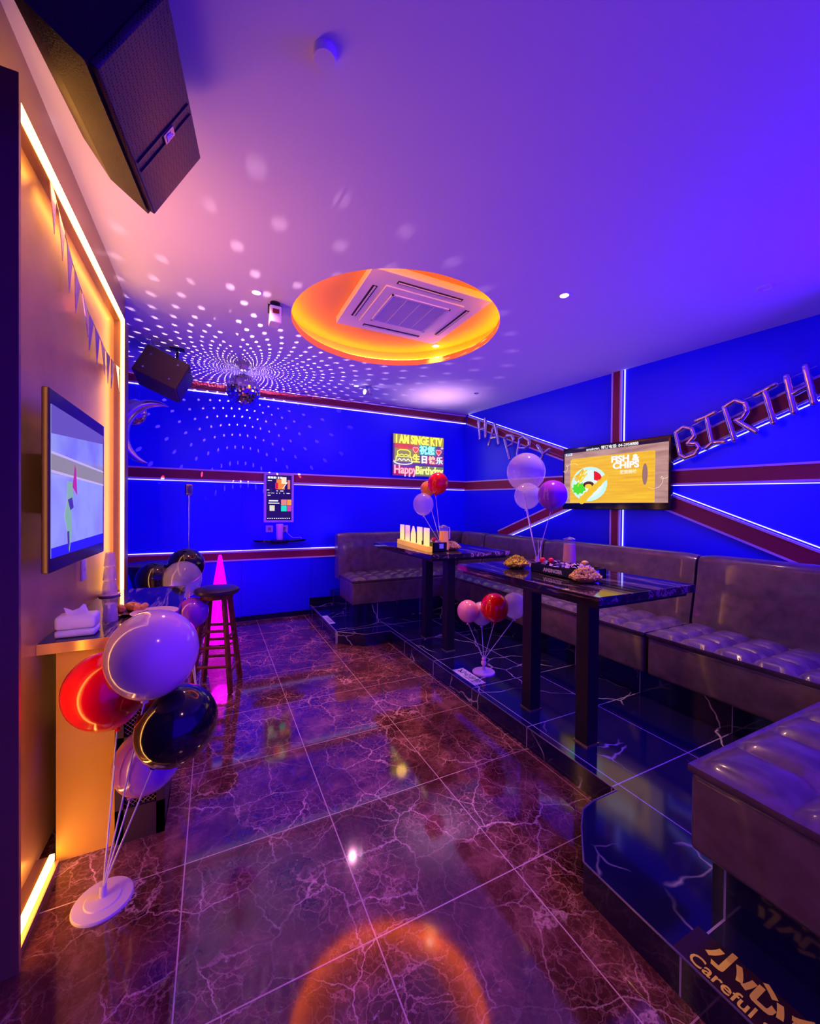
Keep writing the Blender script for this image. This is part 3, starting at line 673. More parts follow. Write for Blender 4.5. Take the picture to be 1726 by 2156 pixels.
tvpoly('sauce', [(.34, .46)] + [(.30 + .12 * math.cos(a), .46 + .145 * math.sin(a)) for a in np.linspace(1.25, .05, 12)] + [(.40, .43)], emis('sauce', (.85, .01, .02)), scr, .0048)
pts = [(.185 + (.062 + .016 * (k % 2)) * math.cos(2 * PI * k / 18), .335 + (.075 + .03 * (k % 2)) * math.sin(2 * PI * k / 18)) for k in range(18)]
tvpoly('lettuce', pts, emis('lettuce', (.08, .75, .02)), scr, .0052)
tvpoly('mushroom', ell(.285, .39, .055, .05), emis('mush', (.10, .02, .01)), scr, .0056)
tvpoly('lemon', ell(.285, .365, .035, .035), emis('lemon', (1, .65, .02)), scr, .006)
fish = [(.19, .12), (.205, .085)] + [(.23 + .235 * s, .085 + .37 * s + .008 * math.sin(s * 30)) for s in np.linspace(0, 1, 14)] + [(.485, .50), (.47, .53)] + [(.44 - .245 * s, .52 - .33 * s + .015 * math.sin(s * 34)) for s in np.linspace(0, 1, 14)]
tvpoly('fried_fish', fish, emis('fish', (.95, .55, .015)), scr, .0066)
tvpoly('board_handle', [(.79 + .022 * math.cos(a), .70 + .035 * math.sin(a)) for a in np.linspace(0, PI, 8)] + [(.775, .60), (.785, .40)] + [(.805 + .022 * math.cos(a), .35 + .03 * math.sin(a)) for a in np.linspace(PI, 2 * PI, 8)] + [(.83, .45), (.82, .58)] if False else ell(.80, .50, .022, .15), emis('handle', (.35, .17, .17)), scr, .0024)
def tvtext(body, x, y, size, m, sx=1.0, bold=0.0, z=.0040, sh=0): return text_mesh('lettering', body, size, FM @ Matrix.Translation((x * TW, y * TH, z)), m, scr, depth=.0003, bold=bold, sx=sx)
WHT = emis('white', (1, 1, 1), 1.0)
tvtext('FISH &', .625, .742, .088, WHT, 1.15, .004); tvtext('CHIPS', .635, .645, .088, WHT, 1.15, .004); tvtext('酥脆美味', .66, .545, .042, emis('cream', (1, .85, .6)), 1, .001)
tvtext('amsinger, 预订电话: 04-2958888', .50, .941, .040, WHT, 1.05, .0008)
tvrect('logo_pill', .035, .875, .105, .915, emis('pill', (.75, .8, .95)), scr, .0030); tvtext('KTV', .070, .895, .028, emis('navy', (.02, .02, .2)), 1, .001, .0046)
def squiggle(pts):
    b = MB(); P3 = [FM @ Vector((x * TW, y * TH, .0035)) for x, y in pts]
    for a_, c_ in zip(P3, P3[1:]): b.cyl(a_, c_, .0016, seg=5)
    b.build('curl_line', emis('cream', (1, .85, .6)), scr)
squiggle([(.02 + .03 * s - .015 * math.sin(s * 7), .60 + .10 * s + .03 * math.cos(s * 7)) for s in np.linspace(0, 1.2, 22)] + [(.09, .74), (.13, .75), (.17, .71)])
squiggle([(.83, .31), (.87, .29), (.91, .31), (.94, .37), (.945, .43), (.935, .455), (.925, .44), (.935, .42), (.96, .425), (.98, .44)])

# TV on the left panel
XT = -.50
yA, yB, z0, z1 = 1.75, 2.50, 1.165, 1.80
t = thing('television', 'wide television on the glossy left wall panel, pale lavender picture on screen', 'television', (XT - .03, (yA + yB) / 2, z0))
b = MB(); b.box((XT - .022, yA, z0), (XT, yB, z1), bev=.005); b.build('housing', mat('dark_bronze_bezel', (.05, .02, .02), .25, .2), t, smooth=True)
b = MB(); b.box((PX, yA + .3, z0 + .2), (XT - .022, yB - .3, z1 - .2)); b.build('wall_mount', M_BLACK, t)
def lrect(name, ya, za, yb, zb_, m, parent, x=0.0): b = MB(); b.box((XT + x, ya, za), (XT + x + .0012, yb, zb_)); return b.build(name, m, parent)
def lpoly(name, pts, m, parent, x):
    b = MB(); lo = [b.bm.verts.new((XT + x, y, z)) for y, z in pts]; hi = [b.bm.verts.new((XT + x + .0008, y, z)) for y, z in pts]; b.bm.faces.new(hi); n = len(pts)
    for i in range(n): b.bm.faces.new((lo[i], lo[(i + 1) % n], hi[(i + 1) % n], hi[i]))
    return b.build(name, m, parent)
ms = bpy.data.materials.new('lavender_screen'); ms.use_nodes = True; nt = ms.node_tree; bs = nt.nodes['Principled BSDF']; bs.inputs['Base Color'].default_value = (.02, .02, .02, 1); bs.inputs['Roughness'].default_value = .12
n = N(nt, 'ShaderNodeTexNoise', Scale=3.0, Detail=3.0); tc = nt.nodes.new('ShaderNodeTexCoord'); nt.links.new(tc.outputs['Object'], n.inputs['Vector'])
c = ramp(nt, n.outputs['Fac'], [(.3, (.20, .18, .62)), (.5, (.30, .32, .60)), (.7, (.24, .22, .72))]); nt.links.new(c, bs.inputs['Emission Color']); bs.inputs['Emission Strength'].default_value = 1.0
sc2 = lrect('screen', yA + .012, z0 + .05, yB - .03, z1 - .055, ms, t)
y0, y1, s0, s1 = yA + .012, yB - .03, z0 + .05, z1 - .055
lpoly('dark_ceiling_area', [(y0, s1 - .10), (y1, s1 - .04), (y1, s1), (y0, s1)], emis('lav_dk', (.13, .08, .40)), sc2, .0014)
lpoly('picture_band', [(y0, 1.575), (y1, 1.560), (y1, 1.505), (y0, 1.520)], emis('lav_olive', (.28, .24, .25)), sc2, .0016)
lpoly('band_line', [(y0, 1.585), (y1, 1.570), (y1, 1.562), (y0, 1.577)], emis('lav_lt', (.55, .42, .75)), sc2, .0016)
lpoly('band_line', [(y0, 1.520), (y1, 1.505), (y1, 1.497), (y0, 1.512)], emis('lav_lt', (.55, .42, .75)), sc2, .0018)
lpoly('blue_corner_area', [(y0, s0), (y1, s0), (y1, s0 + .045), (y0, s0 + .035)], emis('lav_blue', (.02, .01, .85)), sc2, .0014)
lpoly('picture_figure', [(1.93, 1.49), (1.98, 1.49), (2.0, 1.43), (1.97, 1.38), (1.98, 1.30), (1.95, 1.22), (1.93, 1.30), (1.90, 1.36), (1.93, 1.42)], emis('lav_green', (.22, .42, .30)), sc2, .0020)
lpoly('picture_figure', [(1.99, 1.47), (2.045, 1.44), (2.03, 1.54), (2.015, 1.56)], emis('lav_mag', (.45, .02, .30)), sc2, .0022)
lpoly('picture_figure', [(1.93, 1.42), (1.98, 1.43), (2.0, 1.39), (1.96, 1.38)], emis('lav_navy', (.06, .03, .30)), sc2, .0024)
lpoly('picture_figure', [(1.925, 1.30), (1.945, 1.30), (1.95, 1.25), (1.935, 1.22)], emis('lav_navy', (.06, .03, .30)), sc2, .0024)
b = MB(); p = at_x(174, 1199, PX); b.box((PX, p.y - .035, p.z - .055), (PX + .008, p.y + .035, p.z + .055), bev=.003); b.box((PX + .008, p.y - .008, p.z - .01), (PX + .011, p.y + .008, p.z + .01)); o = b.build('light_switch', mat('switch_plate', (.55, .45, .6), .4), smooth=True); tag(o, 'small upright switch plate on the panel below the left television', 'switch')

# portrait touch screen on the back wall
t = thing('touch_screen', 'upright pink-framed touch screen on the back wall above the little shelf', 'screen', (.733, YB, 1.21))
b = MB(); b.box((.553, 5.195, 1.205), (.913, YB - .012, 1.822), bev=.006); b.build('frame', mat('pink_grey_frame', (.62, .42, .55), .4), t, smooth=True)
def krect(name, x0, z0_, x1, z1_, m, parent, d_=.001): b = MB(); b.box((x0, 5.193 - d_, z0_), (x1, 5.195, z1_)); return b.build(name, m, parent)
ks = krect('display', .582, 1.235, .884, 1.796, emis('navy2', (.015, .004, .12)), t)
krect('picture', .70, 1.62, .80, 1.745, emis('orange', (.95, .25, .02)), ks, .002); krect('picture', .685, 1.625, .72, 1.70, emis('crimson', (.75, .01, .05)), ks, .003); krect('picture', .76, 1.69, .82, 1.775, emis('cream', (1, .85, .6)), ks, .003); krect('picture', .835, 1.625, .865, 1.74, emis('salmon', (.8, .2, .2)), ks, .002)
b = MB(); b.cyl((.775, 5.191, 1.63), (.83, 5.191, 1.71), .005, seg=6); b.build('picture', WHT, ks)
for x0, z0_, c in ((.757, 1.422, (.85, .25, .25)), (.83, 1.422, (.95, .35, .05)), (.757, 1.345, (.02, .75, .6)), (.83, 1.345, (.6, .06, .45))): krect('menu_tile', x0, z0_, x0 + .068 if x0 < .8 else .882, z0_ + .072, emis('tile%.3f' % c[0], c), ks, .002)
krect('picture', .62, 1.35, .68, 1.42, emis('ivory', (.8, .75, .6)), ks, .002)
for x0, z0_, w, h in ((.597, 1.752, .03, .026), (.632, 1.752, .028, .026), (.664, 1.752, .028, .026), (.698, 1.754, .004, .022), (.715, 1.752, .02, .026), (.745, 1.752, .02, .026), (.597, 1.722, .05, .008), (.585, 1.605, .03, .008), (.70, 1.595, .02, .010), (.745, 1.595, .04, .010),
                       (.597, 1.570, .03, .005), (.64, 1.570, .035, .005), (.70, 1.566, .012, .010), (.735, 1.566, .010, .012), (.785, 1.566, .010, .012), (.822, 1.568, .04, .008), (.597, 1.540, .035, .008), (.612, 1.468, .11, .016), (.606, 1.440, .13, .012)):
    krect('caption_mark', x0, z0_, x0 + w, z0_ + h, WHT, ks, .002)
for k in range(11): krect('menu_dot', .594 + k * .0258, 1.250, .594 + k * .0258 + .014, 1.262, WHT, ks, .002)

# ================================================================ BAR COUNTER
CT = .87
t = thing('bar_counter', 'narrow bar counter with streaked marble top against the left panel, yellow-lit side', 'counter', (-.38, 2.5, 0))
b = MB(); b.box((PX + .001, 1.97, CT - .04), (-.165, 3.05, CT), bev=.003); b.build('countertop', M_TABLE, t)
b = MB(); b.box((PX + .052, 1.99, 0), (-.36, 2.98, CT - .04)); b.build('side_cabinet', M_CREAM, t)
b = MB()
x0, x1, y0, y1 = -.36, -.185, 1.985, 2.98
b.box((x0, y0 + .02, 0), (x0 + .012, y1, CT - .04)); b.box((x1 - .02, y0 + .02, 0), (x1, y1, CT - .04)); b.box((x0, y1 - .02, 0), (x1, y1, CT - .04))
for za, zb_ in ((0, .14), (.33, .44), (.70, CT - .04)): b.box((x0, y0, za), (x1, y0 + .02, zb_))
b.box((x0, y0, 0), (x0 + .03, y0 + .02, CT - .04)); b.box((x1 - .03, y0, 0), (x1, y0 + .02, CT - .04)); b.box((x0, y0 + .02, 0), (x1, y0 + .3, .02))
dc = b.build('mesh_cabinet', M_DARKWOOD, t)
def wire(x0, x1, z0, z1, y):
    b = MB(); s = .018; n = int((x1 - x0 + z1 - z0) / s) + 1
    for k in range(n):
        c = k * s
        xa, xb = max(x0, x0 + c - (z1 - z0)), min(x1, x0 + c)
        if xb > xa:
            b.cyl((xa, y, z0 + c - (xa - x0)), (xb, y, z0 + c - (xb - x0)), .0014, seg=4, caps=False)
            b.cyl((x0 + x1 - xa, y + .002, z0 + c - (xa - x0)), (x0 + x1 - xb, y + .002, z0 + c - (xb - x0)), .0014, seg=4, caps=False)
    return b
wire(x0 + .03, x1 - .03, .14, .33, y0 + .012).build('wire_mesh', mat('brass_mesh', (.75, .5, .15), .3, .7), dc); wire(x0 + .03, x1 - .03, .44, .70, y0 + .012).build('wire_mesh', mat('brass_mesh'), dc)

b = MB(); b.box((PX + .001, 1.964, CT - .041), (-.165, 1.9698, CT - .001)); b.build('edge_band', mat('amber_glass_edge', (.75, .45, .10), .15, .3), t)
# tissue box
c = Vector((-.497, 2.06, CT))
t = thing('tissue_box', 'white tissue box on the near end of the bar counter, yellow in the strip light', 'tissue box', c)
b = MB(); b.box(c + Vector((-.066, -.045, 0)), c + Vector((.066, .045, .030)), bev=.012); b.build('box_base', M_WHITE, t, smooth=True)
b = MB(); b.box(c + Vector((-.066, -.045, .031)), c + Vector((.066, .045, .085)), bev=.014); b.build('lid', M_WHITE, t, smooth=True)
b = MB()
pts = [(-.035, -.01, .084), (-.048, .005, .112), (-.02, 0, .098), (.004, -.004, .108), (.016, .004, .122), (.03, 0, .084)]
lo = [b.bm.verts.new(c + Vector(p_)) for p_ in pts]; hi = [b.bm.verts.new(c + Vector((p_[0] + .004, p_[1] + .012, p_[2] - .004))) for p_ in pts]
for k in range(5): b.bm.faces.new((lo[k], lo[k + 1], hi[k + 1], hi[k]))
b.bm.faces.new(lo); b.bm.faces.new(hi[::-1]); b.build('tissue', mat('tissue_paper', (.85, .75, .7), .8), t)

# stacked tumblers
def tumbler(label, p, group='tumblers stacked on the bar counter', s=1.0):
    b = MB(); b.lathe([(.040 * s, 0), (.038 * s, .012), (.036 * s, .04), (.030 * s, .078), (.026 * s, .080), (0, .080), (0, .074), (.024 * s, .073), (.033 * s, .038), (.037 * s, 0), (.040 * s, 0)], p, 14)
    o = b.build('tumbler', mat('tumbler_glass', (.92, .72, .72), .05, alpha=.38, coat=.8, spec=1.0), smooth=False); return tag(o, label, 'glass', group)
g0 = at_z(231, 1254, CT)
b = MB(); b.lathe([(0, 0), (.050, 0), (.054, .008), (.050, .012), (0, .012)], g0, 32); o = b.build('coaster', mat('pink_coaster', (.6, .4, .4), .4), smooth=True); tag(o, 'round pale coaster under the stack of upturned tumblers', 'coaster')
for k, lb in enumerate(('upturned glass tumbler, bottom of the stack on the bar counter', 'upturned glass tumbler, middle of the stack on the bar counter', 'upturned glass tumbler, top of the stack on the bar counter')):
    tumbler(lb, g0 + Vector((0, 0, .0125 + k * .0812)), s=1 - .12 * k)
tumbler('upturned glass tumbler standing alone between the tissue box and the sausages', at_z(232, 1306, CT) + Vector((0, .0, 0)), s=.8)
# plate with sausages
pc2 = at_z(278, 1292, CT)
b = MB(); b.lathe([(0, .004), (.045, .004), (.070, .012), (.073, .013), (.071, .016), (.045, .009), (0, .008)], pc2, 36); b.lathe([(0, 0), (.04, 0), (.045, .004), (0, .004)], pc2, 36); o = b.build('snack_plate', mat('amber_plate', (.35, .12, .04), .2), smooth=True); tag(o, 'amber plate under the orange sausages on the bar counter', 'plate')
for k, (dx, dy, dz, rz) in enumerate(((-.045, .01, .028, .3), (-.012, .02, .030, .5), (.018, .0, .028, .1), (.045, .012, .026, -.2), (0.0, .045, .030, .9))):
    q = pc2 + Vector((dx, dy, dz)); dd = Vector((math.sin(rz) * .03, -math.cos(rz) * .032, 0))
    b = MB(); b.lathe([(0, -.036), (.010, -.035), (.0155, -.028), (.0165, 0), (.0155, .028), (.010, .035), (0, .036)], q, 16, dd.to_track_quat('Z', 'Y').to_matrix().to_4x4())
    o = b.build('sausage', mat('orange_sausage', (.85, .33, .06), .4, noise=.2, nscale=40), smooth=True)
    tag(o, 'short orange sausage lying in the pile on the amber plate', 'sausage', 'sausages on the bar counter')
pp = at_z(326, 1296, CT)
b = MB(); b.lathe([(0, 0), (.06, 0), (.075, .008), (.098, .018), (.100, .021), (.096, .022), (.070, .012), (0, .008)], pp, 40); o = b.build('serving_plate', mat('pale_pink_plate', (.85, .65, .6), .3), smooth=True); tag(o, 'pale plate on the bar counter peeking out above the big lilac balloon', 'plate')

# ---------------------------------------------------------------- stools
sc_ = at_z(457, 1239, .765)
t = thing('bar_stool', 'wooden bar stool with round black padded seat, in front of the magenta cone', 'stool', (sc_.x, sc_.y, 0))
b = MB(); b.lathe([(0, 0), (.125, 0), (.15, .006), (.160, .020), (.158, .036), (.14, .048), (.08, .055), (0, .057)], (sc_.x, sc_.y, .725), 40); b.build('seat', mat('black_seat_vinyl', (.03, .012, .035), .3), t, smooth=True)
b = MB(); b.lathe([(0, 0), (.115, 0), (.12, .03), (0, .03)], (sc_.x, sc_.y, .696), 32); b.build('seat_base', M_WOODRED, t, smooth=True)
A0 = math.radians(-62); tops, bots = [], []
for k in range(4):
    a = A0 + k * PI / 2; tp = Vector((sc_.x + .10 * math.cos(a), sc_.y + .10 * math.sin(a), .70)); bt = Vector((sc_.x + .195 * math.cos(a), sc_.y + .195 * math.sin(a), 0)); tops.append(tp); bots.append(bt)
    b = MB(); zx = (tp - bt).normalized(); xa = Vector((math.cos(a), math.sin(a), 0)); ya = zx.cross(xa).normalized(); xa = ya.cross(zx)
    b.box((-.017, -.014, 0.004), (.017, .014, (tp - bt).length), basis(xa, ya, zx, bt), bev=.003); b.build('leg', M_WOODRED, t)
for h_, pairs in ((.40, ((0, 1), (2, 3))), (.34, ((1, 2), (3, 0))), (.15, ((0, 1), (2, 3))), (.20, ((1, 2), (3, 0))), (.46, ((3, 0), (1, 2)))):
    for i, j in pairs:
        f = h_ / .70; b = MB(); b.cyl(bots[i].lerp(tops[i], f), bots[j].lerp(tops[j], f), .011, seg=10); b.build('rung', M_WOODRED, t, smooth=True)
q = at_z(322, 1186, .90)
t = thing('bar_stool', 'dark tub-shaped stool with wide round top behind the bar counter', 'stool', (q.x, q.y, 0))
b = MB(); b.lathe([(0, 0), (.20, 0), (.215, .01), (.215, .025), (.19, .035), (0, .035)], (q.x, q.y, .87), 40); b.build('seat', mat('violet_black_vinyl', (.05, .03, .09), .25), t, smooth=True)
b = MB(); b.lathe([(0, 0), (.13, 0), (.15, .15), (.19, .30), (0, .30)], (q.x, q.y, .57), 32); b.build('tub', mat('violet_black_vinyl', (.05, .03, .09), .25), t, smooth=True)
b = MB(); b.cyl((q.x, q.y, .02), (q.x, q.y, .57), .03, seg=16); b.build('column', M_CHROME, t, smooth=True)
b = MB(); b.lathe([(0, 0), (.20, 0), (.20, .01), (.03, .03), (0, .03)], (q.x, q.y, 0), 36); b.build('foot', M_CHROME, t, smooth=True)

# ---------------------------------------------------------------- magenta cone lamp, microphone
cp = Vector((.06, 4.52, 0))
t = thing('cone_lamp', 'glowing magenta cone-shaped floor lamp behind the wooden stool', 'floor lamp', cp)
b = MB(); b.lathe([(0, .02), (.150, .02), (.146, .05), (.018, .885), (.012, .90), (0, .905)], cp, 40); b.build('glowing_cone', mat('magenta_glow', (.5, .0, .5), .4, emit=(1, 0, 1), strength=1.3), t, smooth=True)
b = MB(); b.lathe([(0, 0), (.13, 0), (.13, .02), (0, .02)], cp, 32); b.build('base', M_BLACK, t, smooth=True)
light('cone_lamp_glow', 'POINT', cp + Vector((.02, -.25, .45)), (1, 0, .9), 2.0, .1)
mp_ = Vector((-.213, 4.31, 0))
t = thing('microphone_stand', 'thin chrome stand with a retro ribbed microphone on top, near the back wall', 'microphone', mp_)
b = MB(); b.lathe([(0, 0), (.13, 0), (.13, .012), (.03, .03), (0, .03)], mp_, 32); b.build('base', M_BLACK, t, smooth=True)
b = MB(); b.cyl(mp_ + Vector((0, 0, .02)), mp_ + Vector((0, 0, .95)), .012, seg=12); b.cyl(mp_ + Vector((0, 0, .93)), mp_ + Vector((0, 0, 1.0)), .017, seg=12); b.cyl(mp_ + Vector((0, 0, 1.0)), mp_ + Vector((0, 0, 1.44)), .007, seg=10); b.cyl(mp_ + Vector((0, 0, 1.30)), mp_ + Vector((0, 0, 1.50)), .012, seg=10); b.build('pole', M_CHROME, t, smooth=True)
mh = mp_ + Vector((0, 0, 1.555))
b = MB(); b.box(mh + Vector((-.032, -.026, -.052)), mh + Vector((.032, .026, .055)), bev=.016); hd = b.build('microphone_head', mat('rose_chrome', (.75, .45, .55), .2, 1), t, smooth=True)
b = MB()
for k in range(5): b.box(mh + Vector((-.024 + k * .0105, -.031, -.035)), mh + Vector((-.018 + k * .0105, -.026, .040)))
b.build('head_rib', M_BLACKG, hd)

# shelf on the back wall with tumbler, sockets, cable
sx_, sz_ = .735, 1.0
t = thing('wall_shelf', 'small dark oval shelf under the touch screen on the back wall', 'shelf', (sx_, YB, sz_))
b = MB(); b.lathe([(0, 0), (.31, 0), (.315, -.012), (.31, -.022), (0, -.022)], (sx_, YB - .145, sz_), 48, sy=.42); b.build('shelf_board', M_BLACKG, t, smooth=True)
b = MB(); b.box((sx_ - .1, YB - .10, sz_ - .06), (sx_ + .1, YB - .012, sz_ - .02)); b.build('bracket', M_BLACK, t)
q = Vector((.727, 5.085, sz_))
t = thing('insulated_cup', 'tall pink cup standing on the small oval shelf below the touch screen', 'cup', q)
b = MB(); b.lathe([(0, 0), (.036, 0), (.040, .01), (.043, .165), (0, .165)], q, 28); b.build('cup_body', mat('pink_cup', (.75, .35, .55), .35), t, smooth=True)
b = MB(); b.lathe([(.044, .165), (.045, .18), (.040, .192), (0, .194)], q, 28); b.build('lid', mat('pink_cup_lid', (.8, .45, .62), .3), t, smooth=True)
for x, lb in ((.625, 'wall socket plate left of the pink cup'), (.805, 'wall socket plate right of the pink cup, cable plugged in')):
    t = thing('wall_socket', lb, 'socket', (x, YB - .012, 1.125))
    b = MB(); b.box((x - .043, YB - .022, 1.082), (x + .043, YB - .012, 1.168), bev=.003); b.build('plate', mat('rose_plate', (.6, .4, .45), .4), t, smooth=True)
    b = MB(); b.box((x - .018, YB - .024, 1.105), (x + .018, YB - .021, 1.145)); b.build('socket_insert', mat('socket_insert', (.3, .12, .15), .4), t)
b = MB(); b.tube([(.81, 5.21, 1.12), (.83, 5.19, 1.08), (.87, 5.15, 1.03), (.90, 5.12, 1.012), (.95, 5.10, 1.018), (.98, 5.09, 1.024), (.99, 5.08, 1.008)], .004, 8); o = b.build('power_cable', mat('lilac_cable', (.45, .35, .6), .4), smooth=True); tag(o, 'thin cable running from the socket onto the oval shelf', 'cable')

# ---------------------------------------------------------------- neon birthday sign
SX0, SX1, SZ0, SZ1, SY = 2.285, 3.13, 1.865, 2.47, 5.20
t = thing('neon_sign', 'square glowing birthday sign in neon letters on the back wall', 'neon sign', ((SX0 + SX1) / 2, YB, SZ0))
b = MB(); b.box((SX0, SY, SZ0), (SX1, SY + .008, SZ1)); bk = b.build('backing_sheet', mat('dark_acrylic', (.35, .30, .38), .3), t)
b = MB()
for x in (SX0 + .03, SX1 - .03):
    for z in (SZ0 + .03, SZ1 - .03): b.cyl((x, SY + .008, z), (x, YB, z), .008, seg=10)
b.build('wall_spacer', M_CHROME, t)
def halo(name, u0, v0, u1, v1, c, s): b = MB(); b.box((SX0 + u0 * (SX1 - SX0), SY - .0015, SZ0 + v0 * (SZ1 - SZ0)), (SX0 + u1 * (SX1 - SX0), SY, SZ0 + v1 * (SZ1 - SZ0))); b.build(name, mat('painted_glow_' + name, (.1, .1, .1), .4, emit=c, strength=s), bk)  # emissive patches paint the neon tubes' glow onto the backing sheet
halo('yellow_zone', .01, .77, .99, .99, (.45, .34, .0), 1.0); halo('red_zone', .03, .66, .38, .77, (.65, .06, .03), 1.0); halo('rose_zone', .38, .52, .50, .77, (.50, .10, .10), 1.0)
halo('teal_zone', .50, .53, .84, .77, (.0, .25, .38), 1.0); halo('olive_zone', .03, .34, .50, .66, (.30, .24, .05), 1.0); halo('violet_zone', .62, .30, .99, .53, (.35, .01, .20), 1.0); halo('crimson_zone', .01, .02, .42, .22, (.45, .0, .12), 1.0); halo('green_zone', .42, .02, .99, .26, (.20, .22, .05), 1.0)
NEON = dict(y=emis('neon_yellow', (1, .95, .10), 1.5), c=emis('neon_cyan', (.35, 1, 1), 1.4), p=emis('neon_pink', (1, .35, .45), 1.5), w=emis('neon_white', (1, .9, 1), 1.4), o=emis('neon_orange', (1, .55, .35), 1.4), r=emis('neon_red', (1, .05, .08), 1.3), b=emis('neon_ice', (.55, .8, 1), 1.4), g=emis('neon_lime', (.95, 1, .25), 1.4))
def SP(u, v, d=.012): return Vector((SX0 + u * (SX1 - SX0), SY - d, SZ0 + v * (SZ1 - SZ0)))
def neon_text(body, u, v, size, c, sx=1.0, bold=.0015, sy=1.0): text_mesh('neon_lettering', body, size, basis(Vector((1, 0, 0)), Vector((0, 0, sy)), Vector((0, -1, 0)), SP(u, v, .008)), NEON[c], bk, depth=.004, bold=bold, sx=sx)
def neon_line(pts, c, r=.0055):
    b = MB(); b.tube([SP(u, v) for u, v in pts], r, 6); b.build('neon_tube', NEON[c], bk, smooth=True)
neon_text('I AM SINGE KTV', .50, .865, .125, 'y', .86, .003, 1.35)
neon_text('祝您', .655, .635, .13, 'c', 1, .003, 1.05); neon_text('生', .44, .42, .13, 'y', 1, .003); neon_text('日', .60, .41, .12, 'w', 1, .004); neon_text('快', .755, .41, .12, 'o', 1, .003); neon_text('乐', .905, .40, .12, 'b', 1, .003)
neon_text('Happy', .235, .145, .150, 'p', .95, .003, 1.15); neon_text('Birthday', .70, .145, .145, 'g', .95, .003, 1.1)
def heart(u, v, s): return [(u + s * .062 * math.sin(a) ** 3, v + s * .006 * (13 * math.cos(a) - 5 * math.cos(2 * a) - 2 * math.cos(3 * a) - math.cos(4 * a))) for a in np.linspace(0, 2 * PI, 22)]
neon_line(heart(.425, .64, .85), 'p', .005); neon_line(heart(.425, .64, .42), 'r', .008); neon_line(heart(.885, .62, .85), 'p', .005); neon_line(heart(.885, .62, .42), 'r', .008)
neon_line([(.93, .73), (.98, .73)], 'w', .004); neon_line([(.955, .70), (.955, .76)], 'w', .004)
for k in range(3): neon_line([(.12 + .065 * k + .018 * math.cos(a), .665 + .038 * math.sin(a)) for a in np.linspace(-.6, PI + .6, 9)], 'r', .005)
neon_line([(.08, .45), (.08, .58), (.13, .62), (.27, .62), (.32, .58), (.32, .45)], 'y'); neon_line([(.08, .52), (.12, .49), (.16, .52), (.20, .49), (.24, .52), (.28, .49), (.32, .52)], 'y')
neon_line([(.05, .34), (.06, .46), (.34, .46), (.35, .34)], 'g'); neon_line([(.08 + .04 * k, .36 + .05 * (k % 2)) for k in range(7)], 'w', .005)
neon_line([(.19 + .175 * math.cos(a), .34 + .065 * math.sin(a)) for a in np.linspace(PI * .95, 2.05 * PI, 16)], 'w', .006)
light('neon_sign_glow', 'AREA', (2.7, 5.12, 2.17), (1, .75, .35), 1.6, .7, (-PI / 2, 0, 0), .5, wash=True)

# ---------------------------------------------------------------- foil letters
def foil(name, label, strokes, r, grp, off=.09):
    pts_all = [at_w(x, y, off) for s_ in strokes for x, y in s_]
    c0 = sum(pts_all, Vector()) / len(pts_all)
    b = MB()
    for s_ in strokes:
        P3 = [at_w(x, y, off) for x, y in s_]
        # puffy: fatter mid-segments
        for a_, c_ in zip(P3, P3[1:]):
            d_ = c_ - a_; L = d_.length; M_ = d_.to_track_quat('Z', 'Y').to_matrix().to_4x4(); n = max(3, int(L / .03))
            b.lathe([(r * (.90 + .16 * math.sin(PI * ((k * 2) % 4) / 4 + .3) * (1 if 0 < k < n else .6)), L * k / n) for k in range(n + 1)], a_, 12, M_)
        for p_ in P3: b.sphere(p_, r * .98, 12)
    o = b.build(name, M_FOIL, None, smooth=True, angle=70)
    for v in o.data.vertices: v.co -= c0
    o.location = c0
    return tag(o, label, 'letter balloon', grp)
G1, G2 = 'foil letters spelling HAPPY', 'foil letters spelling BIRTHDAY'
foil('letter_balloon', 'foil letter H, leftmost of the HAPPY balloons by the far corner', [[(1007, 884), (1010, 924)], [(1021, 882), (1022, 920)], [(1009, 904), (1021, 902)]], .022, G1)
foil('letter_balloon', 'foil letter A of the HAPPY balloons', [[(1029, 937), (1041, 893)], [(1041, 893), (1050, 935)], [(1033, 922), (1047, 920)]], .022, G1)
foil('letter_balloon', 'foil letter P right after the A of HAPPY', [[(1073, 966), (1062, 925), (1067, 917), (1077, 917), (1081, 925), (1078, 935), (1067, 942)]], .020, G1)
foil('letter_balloon', 'foil letter P just left of the Y of HAPPY', [[(1089, 960), (1093, 925), (1103, 920), (1113, 926), (1114, 937), (1106, 944), (1093, 944)]], .020, G1)
foil('letter_balloon', 'foil letter Y, last of HAPPY, beside the wall television', [[(1131, 938), (1143, 956)], [(1156, 946), (1143, 956), (1136, 976)]], .019, G1)
foil('letter_balloon', 'foil letter B, first of the BIRTHDAY balloons right of the television', [[(1432, 958), (1423, 911), (1439, 899), (1457, 903), (1462, 918), (1448, 934), (1466, 934), (1472, 943), (1463, 957), (1443, 964), (1432, 958)]], .021, G2)
foil('letter_balloon', 'foil letter I of the BIRTHDAY balloons', [[(1466, 886), (1486, 878), (1505, 868)], [(1488, 880), (1498, 930)], [(1487, 943), (1500, 932), (1526, 930)]], .022, G2)
foil('letter_balloon', 'foil letter R of the BIRTHDAY balloons', [[(1546, 926), (1525, 857), (1548, 843), (1569, 849), (1573, 866), (1563, 880), (1550, 885), (1592, 909)]], .023, G2)
foil('letter_balloon', 'foil letter T of the BIRTHDAY balloons', [[(1590, 832), (1610, 822), (1632, 810)], [(1610, 824), (1629, 890)]], .024, G2)
foil('letter_balloon', 'foil letter H of the BIRTHDAY balloons, cut by the right edge', [[(1656, 793), (1672, 868)], [(1664, 832), (1704, 812)], [(1696, 772), (1713, 848)]], .025, G2)
